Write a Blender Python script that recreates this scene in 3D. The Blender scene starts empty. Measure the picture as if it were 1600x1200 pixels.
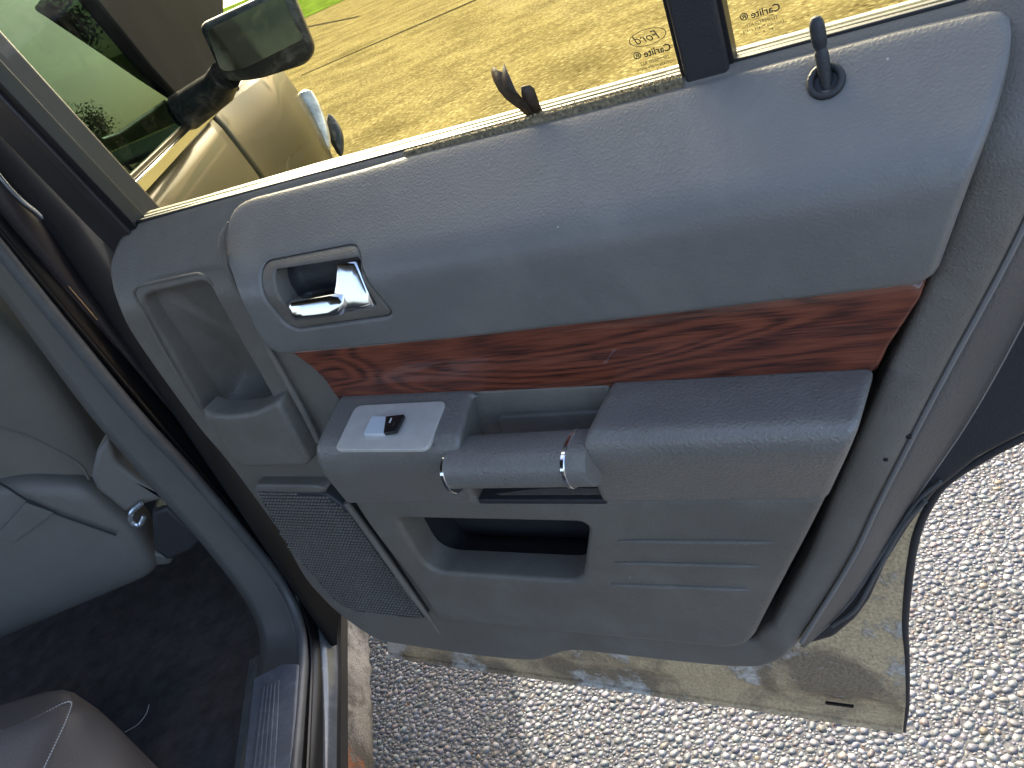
import bpy, bmesh, math, random
import numpy as np
from mathutils import Vector, Matrix
from mathutils.geometry import delaunay_2d_cdt
random.seed(7); rng = np.random.default_rng(7)
scene = bpy.context.scene
col = scene.collection

# ------------------------------------------------------------------ camera
CAM_Z = 1.2673; FPX = 1251.9
def _unit(v): v = np.array(v, float); return v/np.linalg.norm(v)
def _d(x, y): return _unit((x-800., y-600., FPX))
_dn = _d(800+904., 600+2084.)
_fw = _d(540., -39.258); _up = -_dn; _fw = _unit(_fw-_up*np.dot(_fw, _up)); _rt = np.cross(_fw, _up)
MW = np.array([_rt, _fw, _up])                    # camera (right, down, forward) -> world (car right, car forward, up)
CAM = np.array([0., 0., CAM_Z])
cam_d = bpy.data.cameras.new('camera'); cam = bpy.data.objects.new('camera', cam_d); col.objects.link(cam)
R = Matrix(((MW[0][0], -MW[0][1], -MW[0][2]), (MW[1][0], -MW[1][1], -MW[1][2]), (MW[2][0], -MW[2][1], -MW[2][2])))
cam.matrix_world = Matrix.Translation(CAM) @ R.to_4x4()
cam_d.sensor_width = 36; cam_d.lens = FPX/1600*36; cam_d.clip_start = .02; cam_d.clip_end = 2000
scene.camera = cam

# ------------------------------------------------------------------ light
SUN_DIR = _unit((-.045, .99, .60))
elev = math.asin(SUN_DIR[2]); azim = math.atan2(SUN_DIR[0], SUN_DIR[1])
world = bpy.data.worlds.new('World'); scene.world = world; world.use_nodes = True
wn = world.node_tree; bg = wn.nodes['Background']
sky = wn.nodes.new('ShaderNodeTexSky'); sky.sky_type = 'NISHITA'; sky.sun_disc = False
sky.sun_elevation = elev; sky.sun_rotation = azim; sky.air_density = .75; sky.dust_density = 4.0; sky.ozone_density = .4
wn.links.new(sky.outputs[0], bg.inputs[0]); bg.inputs[1].default_value = .15
sun_d = bpy.data.lights.new('sun', 'SUN'); sun = bpy.data.objects.new('sun', sun_d); col.objects.link(sun)
sun_d.energy = 2.0; sun_d.angle = math.radians(.53); sun_d.color = (1, .95, .86)
sun.rotation_euler = Vector(SUN_DIR).to_track_quat('Z', 'Y').to_euler(); sun.location = (0, 0, 6)
vs = scene.view_settings; vs.view_transform = 'Standard'; vs.look = 'None'; vs.gamma = 1; vs.use_curve_mapping = False
vs.exposure = 2.15

# ------------------------------------------------------------------ door frame: u along the door, w out of the trim, v up
DU = np.array([.813726, -.581249, 0.]); DW = np.array([-.581249, -.813726, 0.])
KD = .50; U0 = -.80; Z0 = .36
CD = np.array([0.-U0, KD, CAM_Z-Z0])               # the camera in door coordinates (u, w, v)
def dray(x, y):
    r = MW@_d(x, y); return np.array([r@DU, r@DW, r[2]])
def D3(x, y, w=0.):                                 # where a line of sight meets the door at protrusion w
    r = dray(x, y); t = (w-CD[1])/r[1]; return CD+r*t
def DP(x, y, w=0.): p = D3(x, y, w); return (p[0], p[2])
def DPf(x, y, wf):
    w = 0.
    for _ in range(6):
        p = D3(x, y, w); w = float(wf(np.array([p[0]]), np.array([p[2]]))[0])
    return (p[0], p[2])
def Dhit(x, y, p0, n):
    r = dray(x, y); return CD+r*(np.dot(np.array(p0)-CD, n)/np.dot(r, n))
def wray(x, y): return MW@_d(x, y)
def XP(x, y, X): r = wray(x, y); return CAM+r*(X/r[0])
def YP(x, y, Y): r = wray(x, y); return CAM+r*(Y/r[1])
def ZP(x, y, z): r = wray(x, y); return CAM+r*((z-CAM_Z)/r[2])

# ------------------------------------------------------------------ materials
MATS = {}
class NB:
    def __init__(s, m): s.t = m.node_tree; s.n = s.t.nodes; s.l = s.t.links
    def node(s, k, **kw):
        n = s.n.new(k)
        for a, b in kw.items(): setattr(n, a, b)
        return n
    def link(s, a, b): s.l.new(a, b)
def ramp(nb, stops):
    r = nb.node('ShaderNodeValToRGB'); e = r.color_ramp.elements
    while len(e) < len(stops): e.new(.5)
    for i, (p, c) in enumerate(stops):
        e[i].position = p; e[i].color = (*c, 1) if len(c) == 3 else c
    return r
def mat(name, base=(.1, .1, .1), rough=.5, metal=0., spec=.5, coat=0., coat_rough=.05, var=.0, var_scale=8., grain=0., grain_scale=400.,
        dust=0., dust_col=(.42, .40, .35), dust_scale=14., specks=0., emit=None, aniso_lines=0.):
    if name in MATS: return MATS[name]
    m = bpy.data.materials.new(name); m.use_nodes = True; MATS[name] = m
    nb = NB(m); b = nb.n['Principled BSDF']
    b.inputs['Base Color'].default_value = (*base, 1); b.inputs['Roughness'].default_value = rough
    b.inputs['Metallic'].default_value = metal; b.inputs['Specular IOR Level'].default_value = spec
    b.inputs['Coat Weight'].default_value = coat; b.inputs['Coat Roughness'].default_value = coat_rough
    tc = nb.node('ShaderNodeTexCoord'); cur = None
    def mixc(fac, a, bb):
        mx = nb.node('ShaderNodeMix', data_type='RGBA'); nb.link(fac, mx.inputs[0])
        if hasattr(a, 'links'): nb.link(a, mx.inputs[6])
        else: mx.inputs[6].default_value = (*a, 1)
        if hasattr(bb, 'links'): nb.link(bb, mx.inputs[7])
        else: mx.inputs[7].default_value = (*bb, 1)
        return mx.outputs[2]
    cur = base
    if var:
        nz = nb.node('ShaderNodeTexNoise'); nz.inputs['Scale'].default_value = var_scale; nz.inputs['Detail'].default_value = 6
        nz.inputs['Roughness'].default_value = .65; nb.link(tc.outputs['Object'], nz.inputs['Vector'])
        r = ramp(nb, [(.3, tuple(c*(1-var) for c in base)), (.7, tuple(min(1, c*(1+var)) for c in base))])
        nb.link(nz.outputs[0], r.inputs[0]); cur = r.outputs[0]
    if dust:
        nz = nb.node('ShaderNodeTexNoise'); nz.inputs['Scale'].default_value = dust_scale; nz.inputs['Detail'].default_value = 9
        nz.inputs['Roughness'].default_value = .72; nz.inputs['Distortion'].default_value = .6
        nb.link(tc.outputs['Object'], nz.inputs['Vector'])
        r = ramp(nb, [(.47, (0, 0, 0)), (.72, (dust, dust, dust))]); nb.link(nz.outputs[0], r.inputs[0])
        cur = mixc(r.outputs[0], cur, dust_col)
        rr = nb.node('ShaderNodeMath', operation='MULTIPLY_ADD'); nb.link(r.outputs[0], rr.inputs[0])
        rr.inputs[1].default_value = .35; rr.inputs[2].default_value = rough; rr.use_clamp = True; nb.link(rr.outputs[0], b.inputs['Roughness'])
    if specks:
        vo = nb.node('ShaderNodeTexVoronoi'); vo.inputs['Scale'].default_value = 70; nb.link(tc.outputs['Object'], vo.inputs['Vector'])
        lt = nb.node('ShaderNodeMath', operation='LESS_THAN'); nb.link(vo.outputs['Distance'], lt.inputs[0])
        sp = nb.node('ShaderNodeSeparateColor'); nb.link(vo.outputs['Color'], sp.inputs[0])
        th = nb.node('ShaderNodeMath', operation='MULTIPLY_ADD'); nb.link(sp.outputs[0], th.inputs[0]); th.inputs[1].default_value = .80; th.inputs[2].default_value = -.735
        nb.link(th.outputs[0], lt.inputs[1])
        ml = nb.node('ShaderNodeMath', operation='MULTIPLY'); nb.link(lt.outputs[0], ml.inputs[0]); ml.inputs[1].default_value = specks
        cur = mixc(ml.outputs[0], cur, (.45, .44, .40))
    if hasattr(cur, 'links'): nb.link(cur, b.inputs['Base Color'])
    if grain or aniso_lines:
        nz = nb.node('ShaderNodeTexNoise'); nz.inputs['Scale'].default_value = grain_scale; nz.inputs['Detail'].default_value = 2
        vo = nb.node('ShaderNodeTexVoronoi', feature='DISTANCE_TO_EDGE'); vo.inputs['Scale'].default_value = grain_scale*.55
        for q in (nz, vo): nb.link(tc.outputs['Object'], q.inputs['Vector'])
        ad = nb.node('ShaderNodeMath', operation='ADD'); nb.link(nz.outputs[0], ad.inputs[0]); nb.link(vo.outputs['Distance'], ad.inputs[1])
        bp = nb.node('ShaderNodeBump'); bp.inputs['Strength'].default_value = grain; bp.inputs['Distance'].default_value = .0009
        nb.link(ad.outputs[0], bp.inputs['Height']); nb.link(bp.outputs[0], b.inputs['Normal'])
    return m
VINYL = mat('soft_vinyl', (.180, .172, .160), .42, spec=.55, var=.09, var_scale=6, grain=.34, grain_scale=520, dust=.16, dust_scale=9, specks=.9)
PLASTIC = mat('moulded_plastic', (.160, .143, .120), .46, spec=.45, var=.09, var_scale=7, grain=.5, grain_scale=620, dust=.15, dust_scale=11, specks=.9)
LEATHER = mat('armrest_leather', (.184, .172, .155), .38, spec=.65, var=.07, grain=.8, grain_scale=420, dust=.12, specks=.7)
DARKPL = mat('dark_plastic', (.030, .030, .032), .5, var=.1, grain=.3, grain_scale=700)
BANDPL = mat('edge_plastic', (.105, .098, .090), .5, var=.06, grain=.6, grain_scale=420, dust=.05)
EDGEHL = mat('edge_highlight', (.20, .19, .18), .35)  # paler tone standing in for light caught along the trim creases
MATTEB = mat('matte_black', (.020, .021, .022), .95, spec=.02, var=.2, var_scale=5)
RUBBER = mat('black_rubber', (.007, .007, .008), .42, var=.15)
SEALR = mat('grey_weatherstrip', (.085, .087, .088), .42, var=.12, dust=.12, dust_scale=20)
CHROME = mat('chrome', (.80, .82, .84), .13, metal=1.)
SATIN = mat('satin_silver', (.60, .57, .52), .42, metal=.15, var=.08, var_scale=60, dust=.12)
SWBLK = mat('gloss_black', (.012, .013, .015), .2)
SWSLOPE = mat('switch_slope', (.68, .72, .76), .35, metal=.1)
WHITEINK = mat('white_ink', (.8, .8, .8), .5)
PAINT = mat('bronze_paint', (.040, .036, .018), .4, metal=.0, spec=.06, coat=.14, coat_rough=.04)
FRAMEP = mat('frame_paint', (.024, .020, .022), .45, coat=.25, coat_rough=.3, var=.25, var_scale=12)
JAMB = mat('jamb_paint', (.085, .098, .108), .30, metal=.1, coat=.9, coat_rough=.08, dust=.5, dust_col=(.26, .28, .28), dust_scale=16)
EDGE = mat('gold_glint', (.62, .48, .30), .25, metal=.8)  # gold tone for the glints drawn along painted post and pillar edges
STEEL_GLINT = mat('steel_and_glint', (.62, .68, .72), .22, metal=.8)  # steel of the seat loop, and the silver glint drawn on the pillar
CARPET = mat('carpet', (.075, .074, .075), .95, spec=.1, var=.3, var_scale=30, grain=1., grain_scale=500, specks=.35)
SEATF = mat('seat_vinyl', (.165, .148, .125), .55, var=.1, grain=.3, grain_scale=500)
SEATP = mat('seat_plastic', (.165, .155, .14), .45, var=.08, grain=.3)
CUSH = mat('cushion_leather', (.15, .125, .112), .5, grain=.4, grain_scale=500)
THREAD = mat('white_thread', (.6, .6, .58), .7)
SCUFF = mat('scuff_plastic', (.10, .108, .125), .5, dust=.55, dust_col=(.24, .26, .30), dust_scale=40)
LAMPGL = mat('lamp_lens', (.55, .57, .58), .12, coat=1., var=.5, var_scale=18)
MIRROR = mat('mirror_glass', (.12, .16, .15), .06, metal=1., dust=.2, dust_scale=30)
MIRBLK = mat('mirror_housing', (.018, .020, .022), .38, dust=.35, dust_scale=26)
CREAM = mat('outer_moulding', (.55, .50, .38), .3, metal=.3)
GREYRUB = mat('glass_run', (.10, .10, .09), .5, dust=.4, dust_col=(.3, .27, .2), dust_scale=30)
FUZZ = mat('dusty_felt', (.20, .165, .10), .95, var=.8, var_scale=260, grain=1., grain_scale=300)
LEAFM = mat('dead_leaf', (.050, .032, .018), .6, var=.6, var_scale=160, specks=.6)
INK = mat('etched_ink', (.05, .045, .03), .8)

def wood_mat():
    m = bpy.data.materials.new('rosewood'); m.use_nodes = True; nb = NB(m); b = nb.n['Principled BSDF']
    tc = nb.node('ShaderNodeTexCoord')
    mp = nb.node('ShaderNodeMapping'); mp.inputs['Scale'].default_value = (1.6, 3., 7.5); nb.link(tc.outputs['Object'], mp.inputs[0])
    n1 = nb.node('ShaderNodeTexNoise'); n1.inputs['Scale'].default_value = 1.35; n1.inputs['Detail'].default_value = 2.5; n1.inputs['Roughness'].default_value = .5
    n1.inputs['Distortion'].default_value = .35; nb.link(mp.outputs[0], n1.inputs[0])
    k = nb.node('ShaderNodeMath', operation='MULTIPLY'); k.inputs[1].default_value = 145.; nb.link(n1.outputs[0], k.inputs[0])
    sn = nb.node('ShaderNodeMath', operation='SINE'); nb.link(k.outputs[0], sn.inputs[0])
    mp2 = nb.node('ShaderNodeMapping'); mp2.inputs['Scale'].default_value = (30, 30, 700); nb.link(tc.outputs['Object'], mp2.inputs[0])
    n2 = nb.node('ShaderNodeTexNoise'); n2.inputs['Scale'].default_value = 1.; n2.inputs['Detail'].default_value = 4; nb.link(mp2.outputs[0], n2.inputs[0])
    f2 = nb.node('ShaderNodeMath', operation='MULTIPLY_ADD'); nb.link(n2.outputs[0], f2.inputs[0]); f2.inputs[1].default_value = .8; f2.inputs[2].default_value = .10
    a = nb.node('ShaderNodeMath', operation='MULTIPLY_ADD'); nb.link(sn.outputs[0], a.inputs[0]); a.inputs[1].default_value = .115
    nb.link(f2.outputs[0], a.inputs[2])
    r = ramp(nb, [(.28, (.040, .012, .009)), (.40, (.105, .028, .016)), (.54, (.185, .048, .024)), (.75, (.25, .070, .034))])
    nb.link(a.outputs[0], r.inputs[0]); nb.link(r.outputs[0], b.inputs['Base Color'])
    b.inputs['Roughness'].default_value = .35; b.inputs['Coat Weight'].default_value = .7; b.inputs['Coat Roughness'].default_value = .03
    return m
WOOD = wood_mat()

def rust_mat(name, a, bcol, c, scale=9., bump=.5, edge=.5):
    m = bpy.data.materials.new(name); m.use_nodes = True; nb = NB(m); b = nb.n['Principled BSDF']; tc = nb.node('ShaderNodeTexCoord')
    n1 = nb.node('ShaderNodeTexNoise'); n1.inputs['Scale'].default_value = scale; n1.inputs['Detail'].default_value = 8; n1.inputs['Roughness'].default_value = .6
    n1.inputs['Distortion'].default_value = .8
    n2 = nb.node('ShaderNodeTexNoise'); n2.inputs['Scale'].default_value = scale*.55; n2.inputs['Detail'].default_value = 10; n2.inputs['Roughness'].default_value = .7
    n3 = nb.node('ShaderNodeTexNoise'); n3.inputs['Scale'].default_value = 260; n3.inputs['Detail'].default_value = 3
    mp = nb.node('ShaderNodeMapping'); mp.inputs['Location'].default_value = (3.1, 1.7, 5.2); nb.link(tc.outputs['Object'], mp.inputs[0])
    nb.link(tc.outputs['Object'], n1.inputs[0]); nb.link(mp.outputs[0], n2.inputs[0]); nb.link(tc.outputs['Object'], n3.inputs[0])
    r1 = ramp(nb, [(.43, a), (.56, bcol)]); nb.link(n1.outputs[0], r1.inputs[0])
    r2 = ramp(nb, [(edge, (0, 0, 0)), (edge+.04, (1, 1, 1))]); nb.link(n2.outputs[0], r2.inputs[0])
    mx = nb.node('ShaderNodeMix', data_type='RGBA'); nb.link(r2.outputs[0], mx.inputs[0]); nb.link(r1.outputs[0], mx.inputs[6]); mx.inputs[7].default_value = (*c, 1)
    mx2 = nb.node('ShaderNodeMix', data_type='RGBA', blend_type='MULTIPLY'); mx2.inputs[0].default_value = .6
    r3 = ramp(nb, [(.3, (.55, .55, .55)), (.7, (1.25, 1.25, 1.25))]); nb.link(n3.outputs[0], r3.inputs[0])
    nb.link(mx.outputs[2], mx2.inputs[6]); nb.link(r3.outputs[0], mx2.inputs[7]); nb.link(mx2.outputs[2], b.inputs['Base Color'])
    b.inputs['Roughness'].default_value = .75; b.inputs['Specular IOR Level'].default_value = .3
    bp = nb.node('ShaderNodeBump'); bp.inputs['Strength'].default_value = bump; bp.inputs['Distance'].default_value = .002
    ad = nb.node('ShaderNodeMath', operation='ADD'); nb.link(r2.outputs[0], ad.inputs[0]); nb.link(n3.outputs[0], ad.inputs[1])
    nb.link(ad.outputs[0], bp.inputs['Height']); nb.link(bp.outputs[0], b.inputs['Normal'])
    return m
DIRTY = rust_mat('muddy_steel', (.30, .225, .145), (.66, .49, .29), (.66, .60, .52), 7., .9, .52)
ROCKM = rust_mat('scabbed_rocker', (.13, .11, .085), (.34, .30, .245), (.36, .14, .06), 11., .9, .60)

def glass_mat(name, tint, spec=1.0):
    m = bpy.data.materials.new(name); m.use_nodes = True; nb = NB(m); out = nb.n['Material Output']; nb.n.remove(nb.n['Principled BSDF'])
    tr = nb.node('ShaderNodeBsdfTransparent'); tr.inputs[0].default_value = (*tint, 1)
    gl = nb.node('ShaderNodeBsdfGlossy'); gl.inputs['Roughness'].default_value = .01; gl.inputs[0].default_value = (*spec, 1) if hasattr(spec, '__len__') else (spec, spec, spec, 1)
    ge = nb.node('ShaderNodeNewGeometry'); dt = nb.node('ShaderNodeVectorMath', operation='DOT_PRODUCT'); nb.link(ge.outputs['Normal'], dt.inputs[0]); nb.link(ge.outputs['Incoming'], dt.inputs[1])
    ab = nb.node('ShaderNodeMath', operation='ABSOLUTE'); nb.link(dt.outputs['Value'], ab.inputs[0])
    om = nb.node('ShaderNodeMath', operation='SUBTRACT'); om.inputs[0].default_value = 1.; nb.link(ab.outputs[0], om.inputs[1])
    pw = nb.node('ShaderNodeMath', operation='POWER'); nb.link(om.outputs[0], pw.inputs[0]); pw.inputs[1].default_value = 5.
    fr = nb.node('ShaderNodeMath', operation='MULTIPLY_ADD'); nb.link(pw.outputs[0], fr.inputs[0]); fr.inputs[1].default_value = .93; fr.inputs[2].default_value = .06
    # fine dust film
    tc = nb.node('ShaderNodeTexCoord'); nz = nb.node('ShaderNodeTexNoise'); nz.inputs['Scale'].default_value = 16; nz.inputs['Detail'].default_value = 8
    nz.inputs['Roughness'].default_value = .7; nb.link(tc.outputs['Object'], nz.inputs[0])
    r = ramp(nb, [(.5, (0, 0, 0)), (.85, (.10, .10, .10))]); nb.link(nz.outputs[0], r.inputs[0])
    df = nb.node('ShaderNodeBsdfDiffuse'); df.inputs[0].default_value = (.5, .47, .38, 1)
    m1 = nb.node('ShaderNodeMixShader'); nb.link(r.outputs[0], m1.inputs[0]); nb.link(tr.outputs[0], m1.inputs[1]); nb.link(df.outputs[0], m1.inputs[2])
    m2 = nb.node('ShaderNodeMixShader'); nb.link(fr.outputs[0], m2.inputs[0]); nb.link(m1.outputs[0], m2.inputs[1]); nb.link(gl.outputs[0], m2.inputs[2])
    nb.link(m2.outputs[0], out.inputs[0]); return m
TINT = glass_mat('amber_tinted_glass', (.94, .91, .68))
FGLASS = glass_mat('green_glass', (.06, .11, .085), (.08, .13, .11))

# ------------------------------------------------------------------ mesh helpers
def obj(name, verts, faces, m=None, parent=None, smooth=40., loc=None, bevel=0., seg=3, subsurf=0, solid=0., bev_angle=35.):
    me = bpy.data.meshes.new(name); me.from_pydata([tuple(map(float, v)) for v in verts], [], [tuple(map(int, f)) for f in faces]); me.validate(); me.update()
    bm = bmesh.new(); bm.from_mesh(me); bmesh.ops.remove_doubles(bm, verts=bm.verts, dist=1e-6); bmesh.ops.recalc_face_normals(bm, faces=bm.faces); bm.to_mesh(me); bm.free()
    if smooth:
        for p in me.polygons: p.use_smooth = True
        me.set_sharp_from_angle(angle=math.radians(smooth))
    if m: me.materials.append(m)
    o = bpy.data.objects.new(name, me); col.objects.link(o)
    if parent: o.parent = parent
    if loc is not None: o.location = loc
    if solid:
        md = o.modifiers.new('solid', 'SOLIDIFY'); md.thickness = solid; md.offset = 0
    if bevel:
        md = o.modifiers.new('bevel', 'BEVEL'); md.width = bevel; md.segments = seg; md.limit_method = 'ANGLE'; md.angle_limit = math.radians(bev_angle)
    if subsurf:
        md = o.modifiers.new('sub', 'SUBSURF'); md.levels = subsurf; md.render_levels = subsurf
    return o
def tag(o, label=None, cat=None, group=None, kind=None):
    if label: o['label'] = label
    if cat: o['category'] = cat
    if group: o['group'] = group
    if kind: o['kind'] = kind
    return o
def empty(name, loc, rot=0.):
    o = bpy.data.objects.new(name, None); col.objects.link(o); o.location = loc; o.rotation_euler = (0, 0, rot); o.empty_display_size = .1; return o
def L(p): return (p[0], -p[1], p[2])                # door (u, w, v) -> door local axes

def catmull(pts, n=8, closed=False):
    P = [np.array(p[:3] if len(p) >= 3 and not isinstance(p[2], str) else p[:2], float) for p in pts]; out = []; N = len(P)
    rngs = range(N) if closed else range(N-1)
    for i in rngs:
        p1, p2 = P[i], P[(i+1) % N]
        p0 = P[i-1] if (closed or i > 0) else 2*p1-p2
        p3 = P[(i+2) % N] if (closed or i+2 < N) else 2*p2-p1
        for j in range(n):
            t = j/n
            out.append(.5*((2*p1)+(-p0+p2)*t+(2*p0-5*p1+4*p2-p3)*t*t+(-p0+3*p1-3*p2+p3)*t**3))
    if not closed: out.append(P[-1])
    return np.array(out)
def resample(P, step, closed=True):
    P = np.array(P); Q = np.vstack([P, P[:1]]) if closed else P
    s = np.r_[0, np.cumsum(np.linalg.norm(np.diff(Q, axis=0), axis=1))]; n = max(3, int(round(s[-1]/step)))
    t = np.linspace(0, s[-1], n+1); R_ = np.stack([np.interp(t, s, Q[:, i]) for i in range(Q.shape[1])], 1)
    return R_[:-1] if closed else R_
def fillet(pts, r, n=6):
    """round every corner of a closed polygon; r is one radius or one per corner"""
    P = [np.array(p, float) for p in pts]; N = len(P); out = []
    rs = r if hasattr(r, '__len__') else [r]*N
    for i in range(N):
        a, b, c = P[i-1], P[i], P[(i+1) % N]; d1 = a-b; d2 = c-b; l1 = np.linalg.norm(d1); l2 = np.linalg.norm(d2)
        k = min(rs[i], l1*.48, l2*.48)
        if k < 1e-5: out.append(b); continue
        p, q = b+d1/l1*k, b+d2/l2*k
        for j in range(n+1):
            t = j/n; out.append((1-t)**2*p+2*t*(1-t)*b+t*t*q)
    return np.array(out)
def inside(pts, poly):
    x, y = pts[:, 0], pts[:, 1]; c = np.zeros(len(pts), bool); n = len(poly)
    for i in range(n):
        x1, y1 = poly[i]; x2, y2 = poly[i-1]
        m = ((y1 > y) != (y2 > y)); 
        if y1 == y2: continue
        c ^= m & (x < (x2-x1)*(y-y1)/(y2-y1)+x1)
    return c
def dist(pts, poly):
    A = np.array(poly); B = np.roll(A, -1, 0); d = np.full(len(pts), 9.)
    for a, b in zip(A, B):
        ab = b-a; t = np.clip(((pts-a)@ab)/max(ab@ab, 1e-12), 0, 1)
        d = np.minimum(d, np.linalg.norm(pts-(a+t[:, None]*ab), axis=1))
    return d
def area(P): x, y = np.array(P).T; return .5*np.sum(x*np.roll(y, -1)-np.roll(x, -1)*y)
def smoothstep(t): t = np.clip(t, 0, 1); return t*t*(3-2*t)
def prof(pts, sm=.03):
    xs, ys = np.array(pts, float).T; X = np.linspace(xs[0]-.2, xs[-1]+.2, 1200); Y = np.interp(X, xs, ys)
    k = max(3, int(sm/(X[1]-X[0]))); ker = np.hanning(k+2); ker /= ker.sum(); Yp = np.convolve(np.pad(Y, k, mode='edge'), ker, 'same')[k:-k]
    return lambda x: np.interp(x, X, Yp)
def pad(name, outline, wf, m, parent, r=.01, h=.01, step=.014, holes=(), back=.02, bstep=.006, hr=.006, hh=.006, hf=None):
    """a moulded piece: outline in (u, v), surface w = wf(u, v), edges rolled over with radius r and drop h"""
    O = resample(outline, bstep)
    if area(O) < 0: O = O[::-1]
    H = [resample(q, bstep) for q in holes]
    pts = [O]; edges = []; n = len(O); edges += [(i, (i+1) % n) for i in range(n)]; loops = [(0, n)]
    for q in H:
        k = n; pts.append(q); n += len(q); edges += [(k+i, k+(i+1) % len(q)) for i in range(len(q))]; loops.append((k, len(q)))
    nb_ = n; extra = []
    def offs(poly, ds, sign):
        t = np.roll(poly, -1, 0)-np.roll(poly, 1, 0); t /= np.maximum(np.linalg.norm(t, axis=1), 1e-9)[:, None]
        nn = np.stack([-t[:, 1], t[:, 0]], 1)*sign
        return [(poly+nn*d, d) for d in ds]
    def dmin(p, skip=None):
        d = dist(p, O)
        for q in H: d = np.minimum(d, dist(p, q))
        return d
    rings = offs(O, [r*f for f in (.07, .22, .45, .72, 1.)], 1)
    for q in H: rings += offs(q, [hr*f for f in (.1, .35, .7, 1.)], -1 if area(q) > 0 else 1)
    for p, d in rings:
        ok = inside(p, O)
        for q in H: ok &= ~inside(p, q)
        ok &= dmin(p) > d*.93; extra.append(p[ok])
    lo, hi = O.min(0), O.max(0)
    gx, gy = np.meshgrid(np.arange(lo[0], hi[0], step), np.arange(lo[1], hi[1], step)); g = np.stack([gx.ravel(), gy.ravel()], 1)
    g[:, 0] += (np.arange(len(g))//gx.shape[1] % 2)*step*.5
    ok = inside(g, O)
    for q in H: ok &= ~inside(g, q)
    g = g[ok]; dO = dist(g, O); ok = dO > r*1.12+.001
    for q in H: ok &= dist(g, q) > hr*1.15+.001
    extra.append(g[ok])
    A = np.vstack(pts+extra)
    res = delaunay_2d_cdt([Vector(p) for p in A], edges, [], 0, 1e-7)
    V2 = np.array([tuple(v) for v in res[0]]); F = np.array([f for f in res[2] if len(f) == 3])
    c = V2[F].mean(1); ok = inside(c, O)
    for q in H: ok &= ~inside(c, q)
    F = F[ok]
    d = dist(V2, O); w = wf(V2[:, 0], V2[:, 1])-h*(hf(V2[:, 0], V2[:, 1]) if hf else 1.)*(1-np.sqrt(np.clip(1-(1-np.clip(d/r, 0, 1))**2, 0, 1)))
    for q in H:
        dq = dist(V2, q); w = w-hh*(1-np.sqrt(np.clip(1-(1-np.clip(dq/hr, 0, 1))**2, 0, 1)))
    verts = [(p[0], -ww, p[1]) for p, ww in zip(V2, w)]; faces = [tuple(f) for f in F]
    # skirts
    from collections import Counter
    cnt = Counter()
    for f in faces:
        for a, b in ((f[0], f[1]), (f[1], f[2]), (f[2], f[0])): cnt[(min(a, b), max(a, b))] += 1
    bd = [e for e, k in cnt.items() if k == 1]; mp = {}
    for a, b in bd:
        for q in (a, b):
            if q not in mp: mp[q] = len(verts); verts.append((verts[q][0], verts[q][1]+back, verts[q][2]))
        faces.append((a, b, mp[b], mp[a]))
    return obj(name, verts, faces, m, parent, smooth=48)
def loft(name, rows, m, parent, closed=False, caps=False, **kw):
    """rows: list of equally long point lists"""
    n = len(rows[0]); V = [p for r_ in rows for p in r_]; F = []
    for i in range(len(rows)-1):
        for j in range(n if closed else n-1):
            k = (j+1) % n; F.append((i*n+j, i*n+k, (i+1)*n+k, (i+1)*n+j))
    if caps: F.append(tuple(range(n))[::-1]); F.append(tuple((len(rows)-1)*n+j for j in range(n)))
    return obj(name, V, F, m, parent, **kw)
def tube(name, path, rad, m, parent, n=10, flat=None, **kw):
    P = [np.array(p, float) for p in path]; rows = []; up = np.array([.13, .21, .97])
    for i, p in enumerate(P):
        t = P[min(i+1, len(P)-1)]-P[max(i-1, 0)]; t = t/np.linalg.norm(t); a = np.cross(up, t); a /= np.linalg.norm(a); b = np.cross(t, a)
        rr = rad[i] if hasattr(rad, '__len__') else rad
        rows.append([tuple(p+a*math.cos(k*2*math.pi/n)*rr+b*math.sin(k*2*math.pi/n)*rr) for k in range(n)])
    return loft(name, rows, m, parent, closed=True, caps=True, **kw)
def lathe(name, pr, base, axis, m, parent, n=20):
    axis = _unit(axis); a = _unit(np.cross(axis, (.3, .9, .1))); b = np.cross(axis, a); base = np.array(base)
    rows = [[tuple(base+axis*h+a*r_*math.cos(k*2*math.pi/n)+b*r_*math.sin(k*2*math.pi/n)) for k in range(n)] for r_, h in pr]
    return loft(name, rows, m, parent, closed=True, caps=True, smooth=35)
def box(name, lo, hi, m, parent, bevel=.004, **kw):
    (a, b, c), (d, e, f) = lo, hi
    V = [(a, b, c), (d, b, c), (d, e, c), (a, e, c), (a, b, f), (d, b, f), (d, e, f), (a, e, f)]
    return obj(name, V, [(0, 3, 2, 1), (4, 5, 6, 7), (0, 1, 5, 4), (1, 2, 6, 5), (2, 3, 7, 6), (3, 0, 4, 7)], m, parent, bevel=bevel, **kw)
def slab(name, poly, n, th, m, parent, bevel=0., **kw):
    """flat polygon in 3-D with thickness th along n"""
    n = np.array(n, float); k = len(poly); A = [np.array(p, float) for p in poly]; V = A+[p-n*th for p in A]
    F = [tuple(range(k)), tuple(range(k, 2*k))[::-1]]+[(i, (i+1) % k, k+(i+1) % k, k+i) for i in range(k)]
    return obj(name, V, F, m, parent, bevel=bevel, **kw)

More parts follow.
